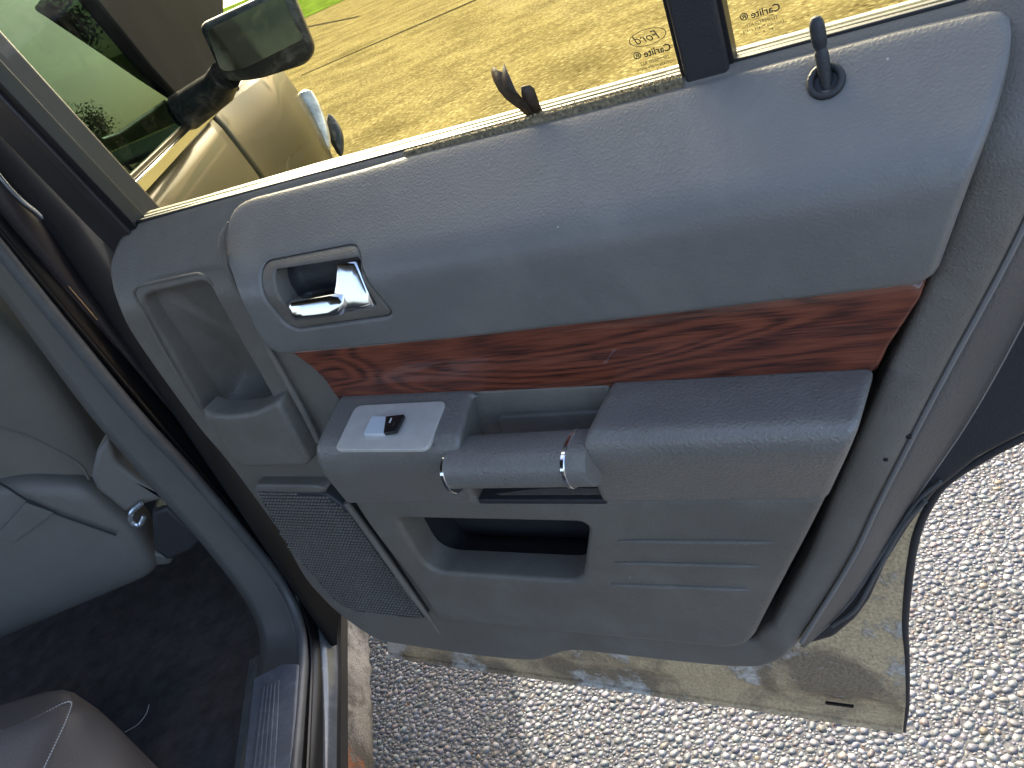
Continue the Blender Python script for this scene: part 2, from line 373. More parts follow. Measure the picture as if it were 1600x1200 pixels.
# ================================================================== THE SETTING
def ground_mat(name, binder, stones, scale, spec=.3):
    m = bpy.data.materials.new(name); m.use_nodes = True; nb = NB(m); b = nb.n['Principled BSDF']; tc = nb.node('ShaderNodeTexCoord')
    vo = nb.node('ShaderNodeTexVoronoi'); vo.inputs['Scale'].default_value = scale; nb.link(tc.outputs['Object'], vo.inputs[0])
    sp = nb.node('ShaderNodeSeparateColor'); nb.link(vo.outputs['Color'], sp.inputs[0])
    r = ramp(nb, stones); nb.link(sp.outputs[0], r.inputs[0]); r.color_ramp.interpolation = 'CONSTANT'
    d = ramp(nb, [(.35, (0, 0, 0)), (.62, (1, 1, 1))]); nb.link(vo.outputs['Distance'], d.inputs[0])
    mx = nb.node('ShaderNodeMix', data_type='RGBA'); nb.link(d.outputs[0], mx.inputs[0]); nb.link(r.outputs[0], mx.inputs[6]); mx.inputs[7].default_value = (*binder, 1)
    nz = nb.node('ShaderNodeTexNoise'); nz.inputs['Scale'].default_value = 1.1; nz.inputs['Detail'].default_value = 9; nz.inputs['Roughness'].default_value = .62; nb.link(tc.outputs['Object'], nz.inputs[0])
    r2 = ramp(nb, [(.34, (.62, .61, .58)), (.66, (1.16, 1.16, 1.16))]); nb.link(nz.outputs[0], r2.inputs[0])
    m2 = nb.node('ShaderNodeMix', data_type='RGBA', blend_type='MULTIPLY'); m2.inputs[0].default_value = 1; nb.link(mx.outputs[2], m2.inputs[6]); nb.link(r2.outputs[0], m2.inputs[7])
    nb.link(m2.outputs[2], b.inputs['Base Color']); b.inputs['Roughness'].default_value = .9; b.inputs['Specular IOR Level'].default_value = spec
    bp = nb.node('ShaderNodeBump'); bp.inputs['Strength'].default_value = .8; bp.inputs['Distance'].default_value = .004; bp.invert = True
    nb.link(vo.outputs['Distance'], bp.inputs['Height']); nb.link(bp.outputs[0], b.inputs['Normal'])
    return m
STONES = [(0, (.07, .07, .07)), (.25, (.11, .11, .11)), (.45, (.145, .142, .135)), (.62, (.09, .088, .085)), (.75, (.125, .10, .078)), (.85, (.175, .168, .158)), (.93, (.05, .053, .06)), (.97, (.125, .078, .056))]
ASPH = ground_mat('exposed_aggregate', (.115, .113, .108), STONES, 95.)
TAN = ground_mat('tan_concrete', (.20, .16, .066), [(0, (.25, .21, .088)), (.35, (.30, .255, .11)), (.6, (.175, .143, .056)), (.75, (.37, .32, .15)), (.93, (.11, .088, .034))], 26., 0.)
g = obj('pavement', [(-60, -60, 0), (60, -60, 0), (60, 1.75, 0), (-60, 1.75, 0)], [(0, 1, 2, 3)], ASPH, smooth=0); tag(g, kind='structure')
g = obj('driveway', [(-90, 1.752, -.006), (120, 1.752, -.006), (120, 60, -.006), (-90, 60, -.006)], [(0, 1, 2, 3)], TAN, smooth=0); tag(g, kind='structure')
# expansion joints in the driveway
JO = mat('joint_filler', (.06, .05, .03), .95, spec=.0)
for a, b in (((470, 118), (770, -12)), ((560, 26), (430, 52))):
    p, q = ZP(a[0], a[1], 0.), ZP(b[0], b[1], 0.); t = _unit(q-p); n = np.array([-t[1], t[0], 0])*.02*np.linalg.norm(p)/6
    o = obj('expansion_joint', [tuple(p+n+(0, 0, .002)), tuple(p-n+(0, 0, .002)), tuple(q-n*2+(0, 0, .002)), tuple(q+n*2+(0, 0, .002))], [(0, 1, 2, 3)], JO, smooth=0); tag(o, kind='structure')
# lawn bank rising beyond the driveway
LAWN = mat('lawn_grass', (.11, .17, .022), .95, spec=.0, var=.45, var_scale=.9, grain=1., grain_scale=30)
V = []; F = []; nx, ny = 40, 24
for j in range(ny):
    for i in range(nx):
        x = -140+i*200/(nx-1); y = 54-.55*x*.18+j*3.4+max(0, x+3)*1.6
        V.append((x, y, .02+max(0, j-1)*.16+.12*math.sin(i*1.3+j*.7)*min(1, j/4)))
for j in range(ny-1):
    for i in range(nx-1): F.append((j*nx+i, j*nx+i+1, (j+1)*nx+i+1, (j+1)*nx+i))
tag(obj('lawn', V, F, LAWN), kind='structure')

BARK = mat('bark', (.10, .075, .055), .9, var=.4, var_scale=6); LEAFY = mat('tree_leaves', (.045, .085, .022), .7, var=.5, var_scale=1.2)
def leaf_cloud(n, rx, rz, rs):
    c = rs.normal(size=(26, 3)); c /= np.linalg.norm(c, axis=1)[:, None]; c *= rs.uniform(.35, .95, (26, 1)); c *= (rx, rx, rz)
    P = c[rs.integers(0, 26, n)]+rs.normal(size=(n, 3))*.20*rx; a = rs.normal(size=(n, 3)); b = rs.normal(size=(n, 3)); s_ = rs.uniform(.12, .3, (n, 1))
    a = a/np.linalg.norm(a, axis=1)[:, None]*s_; b = b/np.linalg.norm(b, axis=1)[:, None]*s_*.6
    V = np.stack([P+a, P+b, P-a, P-b], 1).reshape(-1, 3); return V, np.arange(4*n).reshape(-1, 4)
tms = [leaf_cloud(2600, 3.4, 3.8, np.random.default_rng(k)) for k in (3, 5)]; tme = []
for k, (x, y, h) in enumerate(((-46, 96, 6.2), (-37, 92, 7.4), (-29, 97, 6.0), (-20, 94, 7.8), (-9, 99, 6.6), (4, 104, 7.2), (20, 108, 6.6), (36, 112, 7.4))):
    t = empty('broadleaf_tree', (x, y, 1.0)); tag(t, 'leafy green tree standing far beyond the lawn', 'tree', 'trees beyond the lawn')
    tube('trunk', [(0, 0, 0), (.1, 0, h*.5), (0, .1, h)], [.28, .2, .1], BARK, t, n=8)
    if k < 2: cr = obj('crown', *tms[k], LEAFY, t, smooth=0); tme.append(cr.data)
    else: cr = bpy.data.objects.new('crown', tme[k % 2]); col.objects.link(cr); cr.parent = t; cr.rotation_euler = (0, 0, k*1.1)
    cr.location = (0, 0, h)

# pebbles standing proud of the binder, where the pavement is near
def ico():
    bm = bmesh.new(); bmesh.ops.create_icosphere(bm, subdivisions=1, radius=1); v = np.array([x.co[:] for x in bm.verts]); f = np.array([[q.index for q in p.verts] for p in bm.faces]); bm.free(); return v, f
iv, jf = ico()
def pebbles(n, x0, x1, y0, y1, keep):
    P = np.stack([rng.uniform(x0, x1, n), rng.uniform(y0, y1, n)], 1); P = P[keep(P)]; n = len(P)
    cell = {}; ok = []
    rad = np.clip(rng.lognormal(math.log(.0029), .46, n), .0014, .0085)
    for i in np.argsort(-rad):
        k = (int(P[i, 0]//.012), int(P[i, 1]//.012)); bad = False
        for a in (-1, 0, 1):
            for b in (-1, 0, 1):
                for j in cell.get((k[0]+a, k[1]+b), ()):
                    if (P[i, 0]-P[j, 0])**2+(P[i, 1]-P[j, 1])**2 < ((rad[i]+rad[j])*.80)**2: bad = True; break
                if bad: break
            if bad: break
        if not bad: cell.setdefault(k, []).append(i); ok.append(i)
    P = P[ok]; rad = rad[ok]; n = len(P)
    th = rng.uniform(0, math.tau, n); el = rng.uniform(.75, 1.35, n); fl = rng.uniform(.16, .32, n)
    v = np.repeat(iv[None], n, 0)*(1.06+.13*rng.standard_normal((n, len(iv), 1)))
    x = v[..., 0]*el[:, None]; y = v[..., 1]/el[:, None]; z = v[..., 2]*fl[:, None]
    c, s = np.cos(th)[:, None], np.sin(th)[:, None]
    X = (x*c-y*s)*rad[:, None]+P[:, :1]; Y = (x*s+y*c)*rad[:, None]+P[:, 1:]; Zc = z*rad[:, None]-rad[:, None]*.06
    V = np.stack([X, Y, Zc], -1).reshape(-1, 3); F = (jf[None]+np.arange(n)[:, None, None]*len(iv)).reshape(-1, 3)
    me = bpy.data.meshes.new('gravel'); me.vertices.add(len(V)); me.vertices.foreach_set('co', V.ravel()); me.loops.add(F.size); me.loops.foreach_set('vertex_index', F.ravel().astype(np.int32))
    me.polygons.add(len(F)); me.polygons.foreach_set('loop_start', np.arange(0, F.size, 3, dtype=np.int32)); me.polygons.foreach_set('use_smooth', np.ones(len(F), bool)); me.update(); me.validate()
    pal = np.array([(.46, .46, .45), (.36, .36, .36), (.27, .28, .29), (.52, .51, .49), (.40, .36, .31), (.24, .25, .27), (.38, .31, .27), (.34, .35, .39), (.50, .47, .42), (.44, .33, .22)])
    pc = np.array([.22, .20, .13, .16, .09, .05, .02, .05, .07, .01]); pc /= pc.sum()
    cc = pal[rng.choice(len(pal), n, p=pc)]*rng.uniform(.30, .48, (n, 1))*rng.uniform(.93, 1.07, (n, 3)); cc = cc*(1+.13*np.sin(P[:, :1]*9+2*np.sin(P[:, 1:]*7))+.09*np.sin(P[:, 1:]*23+P[:, :1]*15)); cc = np.hstack([cc, np.ones((n, 1))])
    at = me.color_attributes.new('stone', 'FLOAT_COLOR', 'POINT'); at.data.foreach_set('color', np.repeat(cc, len(iv), 0).ravel().astype(np.float32))
    m = bpy.data.materials.new('pebble_stone'); m.use_nodes = True; nb = NB(m); b = nb.n['Principled BSDF']
    a = nb.node('ShaderNodeVertexColor', layer_name='stone'); tc = nb.node('ShaderNodeTexCoord'); nz = nb.node('ShaderNodeTexNoise'); nz.inputs['Scale'].default_value = 420; nz.inputs['Detail'].default_value = 3
    nb.link(tc.outputs['Object'], nz.inputs[0]); r = ramp(nb, [(.3, (.55, .55, .55)), (.7, (1.2, 1.2, 1.2))]); nb.link(nz.outputs[0], r.inputs[0])
    mx = nb.node('ShaderNodeMix', data_type='RGBA', blend_type='MULTIPLY'); mx.inputs[0].default_value = 1; nb.link(a.outputs[0], mx.inputs[6]); nb.link(r.outputs[0], mx.inputs[7]); nb.link(mx.outputs[2], b.inputs['Base Color'])
    b.inputs['Roughness'].default_value = .6; me.materials.append(m)
    o = bpy.data.objects.new('gravel', me); col.objects.link(o)
    return tag(o, 'small round grey and tan pebbles bedded in the pavement', 'gravel', kind='stuff')
def keep_peb(P):                                     # only where the pavement shows below and beside the door, with a margin
    q = (np.hstack([P, np.zeros((len(P), 1))])-CAM)@MW; x = q[:, 0]/q[:, 2]*FPX+800; y = q[:, 1]/q[:, 2]*FPX+600
    return (x > 540) & (x < 1690) & (y < 1290) & ((y > 940+.15*(x-540)) | ((x > 1330) & (y > 540)))
pebbles(330000, -.75, 1.35, .52, 1.74, keep_peb)

# ================================================================== THE OPEN REAR DOOR
HINGE = CAM*0+DU*U0+DW*(-KD)*1.0
HINGE = np.array([0., 0., 0.])+DU*U0-DW*KD
door = empty('car_door', (HINGE[0], HINGE[1], Z0), math.atan2(DU[1], DU[0]))
tag(door, 'open rear car door seen from inside with charcoal trim and rosewood strip', 'car door')
VB = 1.1345-Z0                                       # height of the belt line in the door
P_pad = prof([(.0, -.02), (.45, .0), (.612, .012), (.66, .024), (.698, .030), (.712, .025), (.768, -.036), (.80, -.070)], .020)
P_trim = prof([(.0, -.016), (.2, -.012), (.5, -.004), (.68, -.002), (.70, -.003), (.72, -.014), (.745, -.030), (.775, -.047)], .02)
CREASE = [D3(x, y, -.004) for x, y in ((1250, 1001), (1330, 872), (1372, 784), (1460, 611), (1573, 400), (1640, 250), (1675, 120))]
_cv = np.array([p[2] for p in CREASE]); _cu = np.array([p[0] for p in CREASE])
def wf_trim(u, v):
    uc = np.interp(v, _cv, _cu)
    return P_trim(v)+.006*np.clip(1-np.abs(uc-.018-u)/.026, 0, 1)**.8
def wf_pad(u, v): return P_pad(v)
def hf_pad(u, v): return 1-.85*smoothstep((v-.725)/.025)
def wf_wood(u, v): return .004+0*u
V_AB = D3(750, 782, .03)[2]; V_PB = D3(1136, 1015, .01)[2]
def wf_low(u, v): return .008+.022*smoothstep((v-V_PB)/(V_AB-V_PB))
def uv(pts, wf): return [DPf(x, y, wf) for x, y in pts]

# ---- outlines
STO = uv([(222, 466), (240, 459), (315, 442), (327, 447), (333, 459), (378, 540), (425, 622), (438, 650), (380, 672), (326, 660), (268, 553)], wf_trim)
STO = fillet(STO, .008)
BEZ_O = fillet(uv([(408, 411), (562, 381), (617, 494), (452, 517)], wf_pad), [.010, .012, .010, .016])
BEZ_I = fillet(uv([(427, 424), (560, 404), (588, 480), (460, 499)], wf_pad), [.004, .004, .004, .006])
POCK = fillet(uv([(620, 811), (921, 818), (909, 910), (668, 894)], wf_low), [.012, .014, .020, .030])
T_OUT = catmull([(214, 350), (186, 374), (171, 411), (172, 440), (182, 475), (210, 531), (300, 657), (350, 717), (392, 773), (437, 836), (472, 899), (504, 937), (535, 965), (585, 999), (622, 1008), (735, 1025), (810, 1033),
                 (846, 1032), (892, 1019), (960, 1025), (1075, 1038), (1171, 1045), (1212, 1037), (1236, 1018), (1254, 996), (1330, 872), (1372, 784), (1460, 611), (1573, 400), (1640, 250), (1675, 120), (1640, -40)], 5, False)
T_TOP = [(1500, 3), (1147, 96), (830, 184), (636, 233), (460, 279), (300, 324)]
T_OUT = uv([tuple(p) for p in T_OUT]+T_TOP, wf_trim)
_gv = np.linspace(.742, D3(1176, 1006, -.01)[2], 28)
_gu = np.interp(_gv, _cv, _cu); _tp = smoothstep((_gv-_gv[-1])/.035)
GAP = [(u-.062+(.022+.008*(.74-v)/.5)*(.35+.65*t), v) for u, v, t in zip(_gu, _gv, _tp)]+[(u-.085, v) for u, v in zip(_gu[::-1], _gv[::-1])]
pad('gap_backing', [(u+(.01 if k < len(_gv) else -.01), v) for k, (u, v) in enumerate(GAP)], lambda u, v: 0*u-.046, RUBBER, door, r=.002, h=.001, step=.03, back=.004)  # black sheet standing in for the shade down in the gap
pad('trim_panel', T_OUT, wf_trim, PLASTIC, door, r=.006, h=.005, step=.011, holes=[STO, GAP, [tuple(p) for p in (np.array(BEZ_I)-np.mean(BEZ_I, 0))*1.2+np.mean(BEZ_I, 0)], [tuple(p) for p in (np.array(POCK)-np.mean(POCK, 0))*np.array([1.06, 1.35])+np.mean(POCK, 0)+np.array([0, -.012])]], back=.03, hr=.006, hh=.006)
# bevelled flange beyond the crease
fa = [D3(x, y, -.008) for x, y in ((1252, 999), (1330, 872), (1372, 784), (1460, 611), (1573, 400), (1640, 250), (1675, 120), (1660, 20))]
fb = [D3(x, y, -.047) for x, y in ((1256, 1010), (1332, 934), (1416, 798), (1512, 657), (1602, 495), (1690, 310), (1730, 120), (1720, 10))]
fa, fb = catmull(fa, 5), catmull(fb, 5)
loft('edge_flange', [[L(p) for p in fa+(fb-fa)*t+np.array([0, .004*math.sin(t*math.pi), 0])] for t in (0, .2, .4, .6, .8, 1.)], BANDPL, door, smooth=60, solid=.002)
tube('flange_highlight', [L(p) for p in fb], .0016, EDGEHL, door, n=8)  # pale line in place of the highlight on the outer crease
tube('crease_highlight', [L(p+np.array([.0004, .0035, 0])) for p in fa], .0022, EDGEHL, door, n=8)  # pale line in place of the highlight on the inner crease

# ---- storage scoop at the hinge end
def scoop(name, rim, depth_fn, m, parent, ks=(0, .25, .5, .75, 1.), shrink=.55, w0=None, cap=True, floor_shift=(0, 0)):
    rim = resample(rim, .008); c = rim.mean(0); rows = []
    for k in ks:
        a = 1-(1-shrink)*(1-math.cos(k*math.pi/2)); r_ = c+(rim-c)*a+np.array(floor_shift)*k
        rows.append([(p[0], -(float(w0(np.array([q[0]]), np.array([q[1]]))[0])-depth_fn(q)*math.sin(k*math.pi/2)), p[1]) for p, q in zip(r_, rim)])
    n = len(rim); V = [p for r_ in rows for p in r_]; F = []
    for i in range(len(rows)-1):
        for j in range(n): F.append((i*n+j, i*n+(j+1) % n, (i+1)*n+(j+1) % n, (i+1)*n+j))
    last = (len(rows)-1)*n; cc = np.mean(np.array(rows[-1]), 0); V.append(tuple(cc)); F += [(last+j, last+(j+1) % n, len(V)-1) for j in range(n)]
    return obj(name, V, F, m, parent, smooth=60)
SR = np.array(STO); sv0, sv1 = SR[:, 1].min(), SR[:, 1].max()
scoop('storage_recess', [tuple(p) for p in (SR-SR.mean(0))*1.04+SR.mean(0)], lambda q: .026+.034*smoothstep((sv1-q[1])/(sv1-sv0)), PLASTIC, door, shrink=.62, w0=lambda u, v: wf_trim(u, v)-.008)
def wf_cup(u, v): return .018+.0*u
CUPW = fillet(uv([(310, 640), (330, 648), (360, 650), (395, 645), (432, 628), (484, 722), (476, 730), (382, 732), (364, 722)], wf_cup), .004)
pad('storage_cup_wall', CUPW, wf_cup, PLASTIC, door, r=.007, h=.006, step=.012, back=.022)
# raised lip round the recess
LIP = [D3(x, y, .002) for x, y in ((311, 644), (285, 598), (258, 552), (232, 503), (214, 470), (210, 459), (212, 451), (221, 446), (262, 437), (300, 429), (314, 429), (324, 436), (331, 448))]
tube('recess_lip', [L(p-np.array([0, .003*max(0, 1-i/6, 1-(72-i)/8), 0])) for i, p in enumerate(catmull(LIP, 6))], [.0005+.0014*min(1, i/8, (72-i)/10) for i in range(73)], PLASTIC, door, n=8)
RID = [D3(x, y, .004) for x, y in ((352, 350), (347, 372), (350, 400), (366, 440), (420, 545), (478, 650), (498, 690))]
tube('trim_ridge', [L(p-np.array([0, .004*max(0, 1-i/6), 0])) for i, p in enumerate(catmull(RID, 6))], [.0008+.0028*min(1, i/8) for i in range(37)], PLASTIC, door, n=10)

# ---- padded upper insert
PADO = catmull([(560, 268), (430, 302), (395, 311), (371, 323), (359, 343), (356, 372), (361, 402), (374, 436), (399, 495), (420, 530), (446, 548)], 4, False)
PADO = [tuple(p) for p in PADO]+[(712, 524), (1000, 491), (1250, 461), (1452, 436)]+[tuple(p) for p in catmull([(1469, 412), (1517, 281), (1555, 180), (1574, 112), (1580, 50), (1573, 22), (1550, 18)], 4)]+[(1400, 52), (1262, 88), (1100, 131), (1000, 157), (880, 187), (830, 199), (636, 246)]
PADU = uv(PADO, lambda u, v: P_pad(v)-.011*hf_pad(u, v))
upad = pad('upper_pad', PADU, wf_pad, VINYL, door, hf=hf_pad, r=.007, h=.013, step=.011, holes=[BEZ_O], back=.03, hr=.004, hh=.004)
# ---- wood strip
WOODO = [(449, 550), (577, 538), (712, 525), (1000, 492), (1250, 462), (1449, 438), (1438, 467), (1388, 544), (1368, 590), (1150, 602), (949, 612), (735, 624), (528, 632), (505, 592), (485, 573), (462, 558)]
pad('wood_trim', uv(WOODO, wf_wood), lambda u, v: .004-.006*((v-.60)/.05)**2, WOOD, door, r=.003, h=.003, step=.012, back=.012)

# ---- inside handle
pad('handle_bezel', [tuple(p) for p in (np.array(BEZ_O)-np.mean(BEZ_O, 0))*.985+np.mean(BEZ_O, 0)], lambda u, v: P_pad(v)-.001, PLASTIC, door, r=.004, h=.003, step=.01, holes=[BEZ_I], back=.02, bstep=.004, hr=.003, hh=.003)
scoop('handle_cup', [tuple(p) for p in (np.array(BEZ_I)-np.mean(BEZ_I, 0))*1.03+np.mean(BEZ_I, 0)], lambda q: .030, DARKPL, door, shrink=.86, w0=lambda u, v: P_pad(v)-.003)
wl = float(P_pad(.655))-.002
LEV = [D3(x, y, wl) for x, y in ((529, 411), (559, 406), (569, 430), (586, 479), (540, 489), (466, 497), (456, 488), (452, 474), (457, 467), (521, 457), (527, 440))]
hl = empty('door_handle', (0, 0, 0)); hl.parent = door
def puff(name, poly, c, m, parent, h=.004, th=.008, n=(0, 1, 0), rings=(1., .985, .93, .8, .5), dz=(-.5, .35, .75, .93, 1.)):
    P = np.array(poly); c = np.array(c); rows = []
    for k, z in zip(rings, dz): rows.append([L(c+(p-c)*k+np.array(n)*(z*h)) for p in P])
    rows.insert(0, [L(p-np.array(n)*th) for p in P]); N = len(P)
    V = [p for r_ in rows for p in r_]; F = []
    for i in range(len(rows)-1):
        for j in range(N): F.append((i*N+j, i*N+(j+1) % N, (i+1)*N+(j+1) % N, (i+1)*N+j))
    F.append(tuple((len(rows)-1)*N+j for j in range(N))); F.append(tuple(range(N))[::-1])
    return obj(name, V, F, m, parent, smooth=50)
PADL = [D3(x, y, wl-.008+.014*(y-406)/83) for x, y in ((529, 411), (544, 407), (559, 406), (567, 424), (578, 452), (587, 479), (562, 485), (536, 489), (528, 478), (523, 462), (527, 440))]
BARL = [D3(x, y, wl+.001+.008*(y-455)/42) for x, y in ((452, 474), (456, 467), (490, 461), (524, 455), (540, 456), (546, 470), (540, 488), (500, 494), (466, 497), (457, 490))]
lv = puff('lever_paddle', PADL, np.mean(PADL, 0), CHROME, hl, h=.004, n=(0, .88, .47))
puff('lever_bar', BARL, np.mean(BARL, 0), CHROME, hl, h=.007)

# ---- armrest pieces
def arm(name, B0, B1, F0, F1, D0, D1, m, parent, ns=24, out=0., s0=0., s1=1., t0=0., t1=1., back=True, bow=.0, bevel=.006):
    B0, B1, F0, F1, D0, D1 = [np.array(p) for p in (B0, B1, F0, F1, D0, D1)]; rows = []
    for i in range(ns+1):
        s = s0+(s1-s0)*i/ns; B, Fp, D = B0+(B1-B0)*s, F0+(F1-F0)*s, D0+(D1-D0)*s
        Fp = Fp+np.array([0, bow*math.sin(math.pi*s), 0])
        a = Fp+(B-Fp)*.36; b = Fp+(D-Fp)*.44; pr = [B+(a-B)*q for q in (0, .03, .1, .3, .6, .85)]
        pr += [(1-t)**2*a+2*t*(1-t)*Fp+t*t*b for t in np.linspace(0, 1, 15)]
        pr += [b+(D-b)*q for q in (.2, .45, .7, .9, 1.)]
        pr = np.array(pr); n_ = len(pr); i0, i1 = int(round(t0*(n_-1))), int(round(t1*(n_-1))); pr = pr[i0:i1+1]
        if out:
            tg = np.gradient(pr, axis=0); nn = np.cross(tg, (1., 0, 0)); nn /= np.maximum(np.linalg.norm(nn, axis=1), 1e-9)[:, None]
            if nn[len(nn)//2][1] < 0: nn = -nn
            ro = [tuple(L(q)) for q in pr+nn*out]; ri = [tuple(L(q)) for q in (pr-nn*.003)][::-1]; rows.append(ro+ri)
        else:
            ro = [L(q) for q in pr]; bk = [L((D[0], -.004, D[2]-.004)), L((B[0], -.004, B[2]))]; rows.append(ro+bk)
    return loft(name, rows, m, parent, closed=True, caps=True, smooth=42, bevel=bevel, seg=4, bev_angle=46)
WF, WD = .082, .034
pod = (D3(526, 624, .006), D3(738, 615, .006), D3(481, 716, WF), D3(713, 708, WF), D3(540, 788, WD), D3(744, 785, WD))
rest = (D3(951, 604, .006), D3(1367, 583, .006), D3(900, 702, WF), D3(1338, 685, WF), D3(940, 786, WD), D3(1292, 782, WD))
_pn = _unit(np.cross(pod[1]-pod[0], pod[2]-pod[0])); pod = pod[:3]+(Dhit(713, 708, pod[0], _pn),)+pod[4:]
podo = arm('switch_pod', *pod, LEATHER, door, bevel=.007)
resto = arm('armrest_pad', *rest, LEATHER, door, bevel=.010)
# grab bar between them
c0, c1 = D3(716, 722, .058), D3(935, 714, .058)
rows = []
def sq(q, n=2.5): c, s_ = math.cos(q), math.sin(q); return math.copysign(abs(c)**(2/n), c), math.copysign(abs(s_)**(2/n), s_)
for i in range(13):
    c = c0+(c1-c0)*i/12; rows.append([L((c[0], c[1]+.0255*sq(q)[0], c[2]+.0185*sq(q)[1])) for q in np.linspace(0, math.tau, 41)[:-1]])
gh = loft('grab_handle', rows, LEATHER, door, closed=True, caps=True, smooth=50)
def ring(name, c, aw, bv, half, th, m, parent):
    rows = []
    for du, k in ((-half, -th), (-half, 0), (-half*.7, .0006), (half*.7, .0006), (half, 0), (half, -th)):
        rows.append([L((c[0]+du, c[1]+(aw+k)*sq(q)[0], c[2]+(bv+k)*sq(q)[1])) for q in np.linspace(0, math.tau, 49)[:-1]])
    return loft(name, rows, m, parent, closed=True, smooth=40)
ring('chrome_band', c0+np.array([-.001, -.001, -.003]), .0272, .0204, .0021, .004, CHROME, gh)
ring('chrome_band', D3(900, 716, .058), .0260, .0190, .0021, .004, CHROME, gh)
# pull cup behind the bar: back wall, cover and shelf
def wf_cupback(u, v): return -.004+0*u
CBK = uv([(736, 612), (952, 602), (962, 800), (724, 800)], lambda u, v: 0*u+.0)
pad('pull_cup_wall', CBK, lambda u, v: 0*u+.001, PLASTIC, door, r=.002, h=.001, step=.02, back=.006)
pad('pull_cup_cover', fillet(uv([(776, 651), (945, 641), (930, 720), (797, 720)], lambda u, v: 0*u+.003), .004), lambda u, v: .0045+0*u, PLASTIC, door, r=.0025, h=.002, step=.02, back=.004)
a, b_, c_, d_ = D3(746, 781, .031), D3(946, 781, .031), D3(930, 757, .002), D3(752, 757, .002)
slab('pull_cup_shelf', [L(a), L(b_), L((b_[0], .0, a[2]+.004)), L((a[0], .0, a[2]+.004))], (0, 0, 1), .006, DARKPL, door, bevel=.0015)
# window switch
pn = _unit(np.cross(pod[1]-pod[0], pod[2]-pod[0])); pn = pn if pn[2] > 0 else -pn
tp0 = pod[0]+pn*.0016
PLT = [Dhit(x, y, tp0, pn) for x, y in fillet([(556, 633), (697, 626), (668, 702), (522, 703)], [12, 10, 14, 10], 5)]
WELL = [Dhit(x, y, tp0+pn*.001, pn) for x, y in ((583, 653), (635, 653), (622, 679), (570, 680))]
swp = slab('switch_plate', [L(p) for p in PLT], L(pn), .004, SATIN, podo, bevel=.0008)
tp1 = pn*.0024
slab('switch_slope', [L(WELL[0]+tp1), L(WELL[0]+(WELL[1]-WELL[0])*.47+tp1*.7), L(WELL[3]+(WELL[2]-WELL[3])*.62+tp1*.7), L(WELL[3]+tp1)], L(pn), .003, SWSLOPE, podo)
slab('window_switch', [L(WELL[0]+(WELL[1]-WELL[0])*.42+tp1), L(WELL[1]+tp1*2.2), L(WELL[2]+tp1*2.2), L(WELL[3]+(WELL[2]-WELL[3])*.60+tp1)], L(pn), .004, SWBLK, podo, bevel=.0006)
mk0, mkx, mky = WELL[0]+(WELL[1]-WELL[0])*.72+(WELL[3]-WELL[0])*.28+tp1*2.3, _unit(WELL[1]-WELL[0]), _unit(WELL[3]-WELL[0])
slab('switch_mark', [L(mk0+mkx*.0006+pn*.001), L(mk0-mkx*.0006+pn*.001), L(mk0-mkx*.0006+mky*.0055+pn*.001), L(mk0+mkx*.0006+mky*.0055+pn*.001)], L(pn), .0006, WHITEINK, podo)

# ---- lower panel with map pocket
LOWO = [(548, 779), (744, 779), (944, 779), (1293, 776)]+[(1236, 886)]+[tuple(p) for p in catmull([(1180, 994), (1163, 1010), (1136, 1015)], 4)]+[(900, 992), (684, 972)]
low = pad('lower_panel', uv(LOWO, wf_low), wf_low, PLASTIC, door, r=.007, h=.007, step=.014, holes=[POCK], back=.03, hr=.006, hh=.006)
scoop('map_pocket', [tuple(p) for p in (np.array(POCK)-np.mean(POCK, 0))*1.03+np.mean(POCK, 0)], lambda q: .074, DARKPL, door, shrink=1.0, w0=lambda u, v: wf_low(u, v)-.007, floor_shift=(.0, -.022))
for (x0, y0, x1, y1) in ((965, 845, 1209, 847), (961, 879, 1188, 884), (954, 913, 1173, 921)):
    q = []
    for t in np.linspace(0, 1, 14):
        p = DPf(x0+(x1-x0)*t, y0+(y1-y0)*t, wf_low); q.append((p[0], -(float(wf_low(np.array([p[0]]), np.array([p[1]]))[0])+.0004), p[1]))
    tube('rib', q, [.0008, .0022]+[.0030]*10+[.0022, .0008], PLASTIC, low, n=10)
# ---- speaker grille
def wf_spk(u, v): return .0+.010*smoothstep((v-V_PB)/(V_AB-V_PB))
SPK = fillet(uv([(398, 764), (507, 770), (548, 800), (667, 968), (590, 963), (530, 951), (452, 862)], wf_spk), [.004, .006, .01, .003, .03, .03, .02])
spk = pad('speaker_grille', SPK, wf_spk, DARKPL, door, r=.004, h=.004, step=.014, back=.012)
pad('grille_cap', fillet([DP(x, y, .008) for x, y in ((401, 756), (499, 757), (512, 769), (398, 768))], .002), lambda u, v: .010+0*u, PLASTIC, door, r=.003, h=.003, step=.02, back=.014)
g0, g1 = SPK.min(0), SPK.max(0); pt = .0052
gx, gy = np.meshgrid(np.arange(g0[0], g1[0], pt), np.arange(g0[1], g1[1], pt)); gp = np.stack([gx.ravel(), gy.ravel()], 1)
gp = gp[inside(gp, SPK)]; gp = gp[dist(gp, SPK) > .004]; V = []; F = []
for p in gp:
    w = float(wf_spk(p[:1], p[1:])[0]); k = len(V); a = .0019
    V += [(p[0]-a, -w+.0005, p[1]-a*.8), (p[0]+a, -w+.0005, p[1]-a*.8), (p[0]+a, -w+.0005, p[1]+a*.8), (p[0]-a, -w+.0005, p[1]+a*.8), (p[0]-a*.55, -w-.0020, p[1]-a*.3), (p[0]+a*.55, -w-.0020, p[1]-a*.3), (p[0]+a*.55, -w-.0014, p[1]+a*.5), (p[0]-a*.55, -w-.0014, p[1]+a*.5)]
    F += [(k+4, k+5, k+6, k+7), (k, k+1, k+5, k+4), (k+1, k+2, k+6, k+5), (k+2, k+3, k+7, k+6), (k+3, k, k+4, k+7)]
